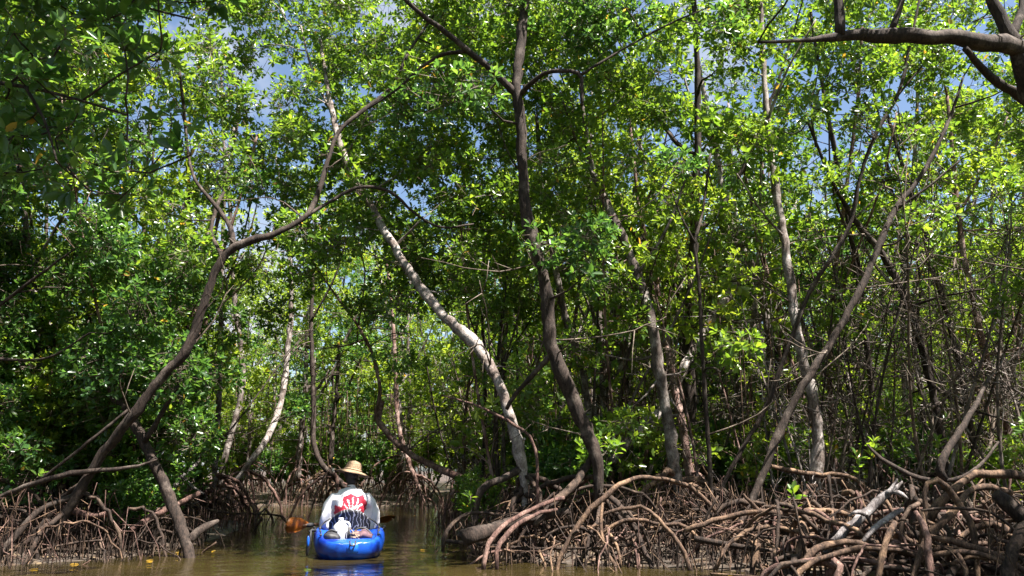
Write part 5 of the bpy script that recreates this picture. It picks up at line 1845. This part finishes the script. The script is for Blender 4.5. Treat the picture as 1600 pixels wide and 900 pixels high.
sh = MB()
cap(sh, [(0, 0, -.02), (0, -.01, .12), (0, -.015, .28), (0, -.005, .42)], [.185, .178, .175, .15], 24, 24)
cap(sh, [(-.13, 0, .41), (.13, 0, .41)], [.105, .105], 12, 16)
cap(sh, [(-.16, 0, .435), (-.07, .01, .49), (.07, .01, .49), (.16, 0, .435)], [.066, .06, .06, .066], 16, 16)
cap(sh, [(0, .012, .50), (0, .022, .535)], [.085, .066], 6, 16)
for S_, E_, H_, sx in ((SHL_, ELL, hl, -1), (SHR_, ELR, hr, 1)):
    wr = H_ + np.array([0, -.10, .04])
    cap(sh, [S_ + np.array([0, 0, -.02]), 0.5 * (S_ + E_) + np.array([sx * .022, 0, .02]), E_ + np.array([sx * -.012, 0, 0])], [.068, .074, .078], 16, 16)
    cap(sh, [0.5 * (S_ + E_), E_ + np.array([sx * -.05, -.02, -.03])], [.075, .065], 10, 14)
    cap(sh, [E_, 0.5 * (E_ + wr), wr], [.066, .058, .044], 14, 14)
remeshed('shirt', sh, 0.0085, 4, M['shirt'], per, shirt_post)

hair = MB()
V, q_, t_ = icosphere((0, .055, .715), (.083, .094, .108), 20, 14); hair.add(V, q_, t_)
V, q_, t_ = icosphere((0, .02, .64), (.062, .05, .06), 16, 10); hair.add(V, q_, t_)
o = hair.build('hair', M['hair'], per)

# straw hat, tilted down to the right
hat = empty('straw_hat', (0, 0, 0))
hat.parent = per
hat.location = (0.012, .065, .74)
hat.scale = (1.07, 1.07, 1.0)
hat.rotation_euler = (R(-4), R(12), 0)
n_ = 40
a_ = np.linspace(0, 2 * np.pi, n_, endpoint=False)


def hat_ring(r, z, wav=0.0, pinch=0.0):
    rr = r * (1 + wav * np.sin(3 * a_ + 1))
    x = rr * np.cos(a_) * (1 - pinch * (np.sin(a_) > 0) * np.abs(np.sin(a_)))
    y = rr * np.sin(a_) * 1.12
    zz = z + wav * 0.09 * np.cos(2 * a_ + .4) - pinch * 0.05 * np.abs(np.cos(a_)) ** 0.5
    return np.stack([x, y, np.broadcast_to(zz, x.shape)], -1)


rings = [hat_ring(.186, -.030, .05), hat_ring(.190, -.026, .05), hat_ring(.188, -.020, .05), hat_ring(.150, -.004, .04), hat_ring(.115, .006, .02), hat_ring(.099, .014), hat_ring(.095, .04), hat_ring(.089, .08, 0, .03),
         hat_ring(.078, .112, 0, .12), hat_ring(.058, .128, 0, .2), hat_ring(.03, .124, 0, .2), hat_ring(.008, .118, 0, .2),
         hat_ring(.008, .112, 0, .2), hat_ring(.03, .118, 0, .2), hat_ring(.055, .122, 0, .2), hat_ring(.074, .107, 0, .12), hat_ring(.085, .076, 0, .03), hat_ring(.091, .038), hat_ring(.094, .010), hat_ring(.112, -.002, .02), hat_ring(.148, -.012, .04), hat_ring(.183, -.030, .05)]
V = np.concatenate(rings)
m_ = len(rings)
q_ = [[k * n_ + j_, k * n_ + (j_ + 1) % n_, ((k + 1) % m_) * n_ + (j_ + 1) % n_, ((k + 1) % m_) * n_ + j_] for k in range(m_) for j_ in range(n_)]
link('hat_body', new_mesh('hat_body', V, [np.array(q_)], True), M['straw'], hat)
mb = MB()
P = hat_ring(.1005, .022)
tube(mb, np.vstack([P, P[:1]]), .007, 6)
mb.build('hat_band', M['rope'], hat)

# ------------------------------------------------------------------ where several still read alike, say which from the left
bpy.context.view_layer.update()
by = {}
for o in scene.objects:
    if o.parent is None and 'label' in o and o.name.split('.')[0] in ('wood_tree', 'mangrove_shrub', 'mangrove_sapling', 'bare_sapling', 'slender_tree'):
        by.setdefault(o['label'], []).append(o)
ORD = ['', 'second', 'third', 'fourth', 'fifth', 'sixth', 'seventh', 'eighth', 'ninth', 'tenth', 'eleventh', 'twelfth', 'thirteenth', 'fourteenth', 'fifteenth', 'sixteenth']
for lab, os_ in by.items():
    if len(os_) < 2:
        continue
    os_.sort(key=lambda o: to_px(np.array(o.location) + [0, 0, 1.5])[0][0])
    for k, o in enumerate(os_):
        w_ = 'leftmost' if k == 0 else 'rightmost' if k == len(os_) - 1 else ORD[min(k, 15)] + ' from left'
        o['label'] = lab + ', ' + w_

bk = {}
for o in scene.objects:
    if o.parent is None and o.name.split('.')[0] == 'bank_tree':
        bk.setdefault(o['label'], []).append(o)
for lab, os_ in bk.items():
    os_.sort(key=lambda o: o.location.length)
    for k, o in enumerate(os_):
        o['label'] = lab + ', ' + (ORD[k] + ' nearest').strip()
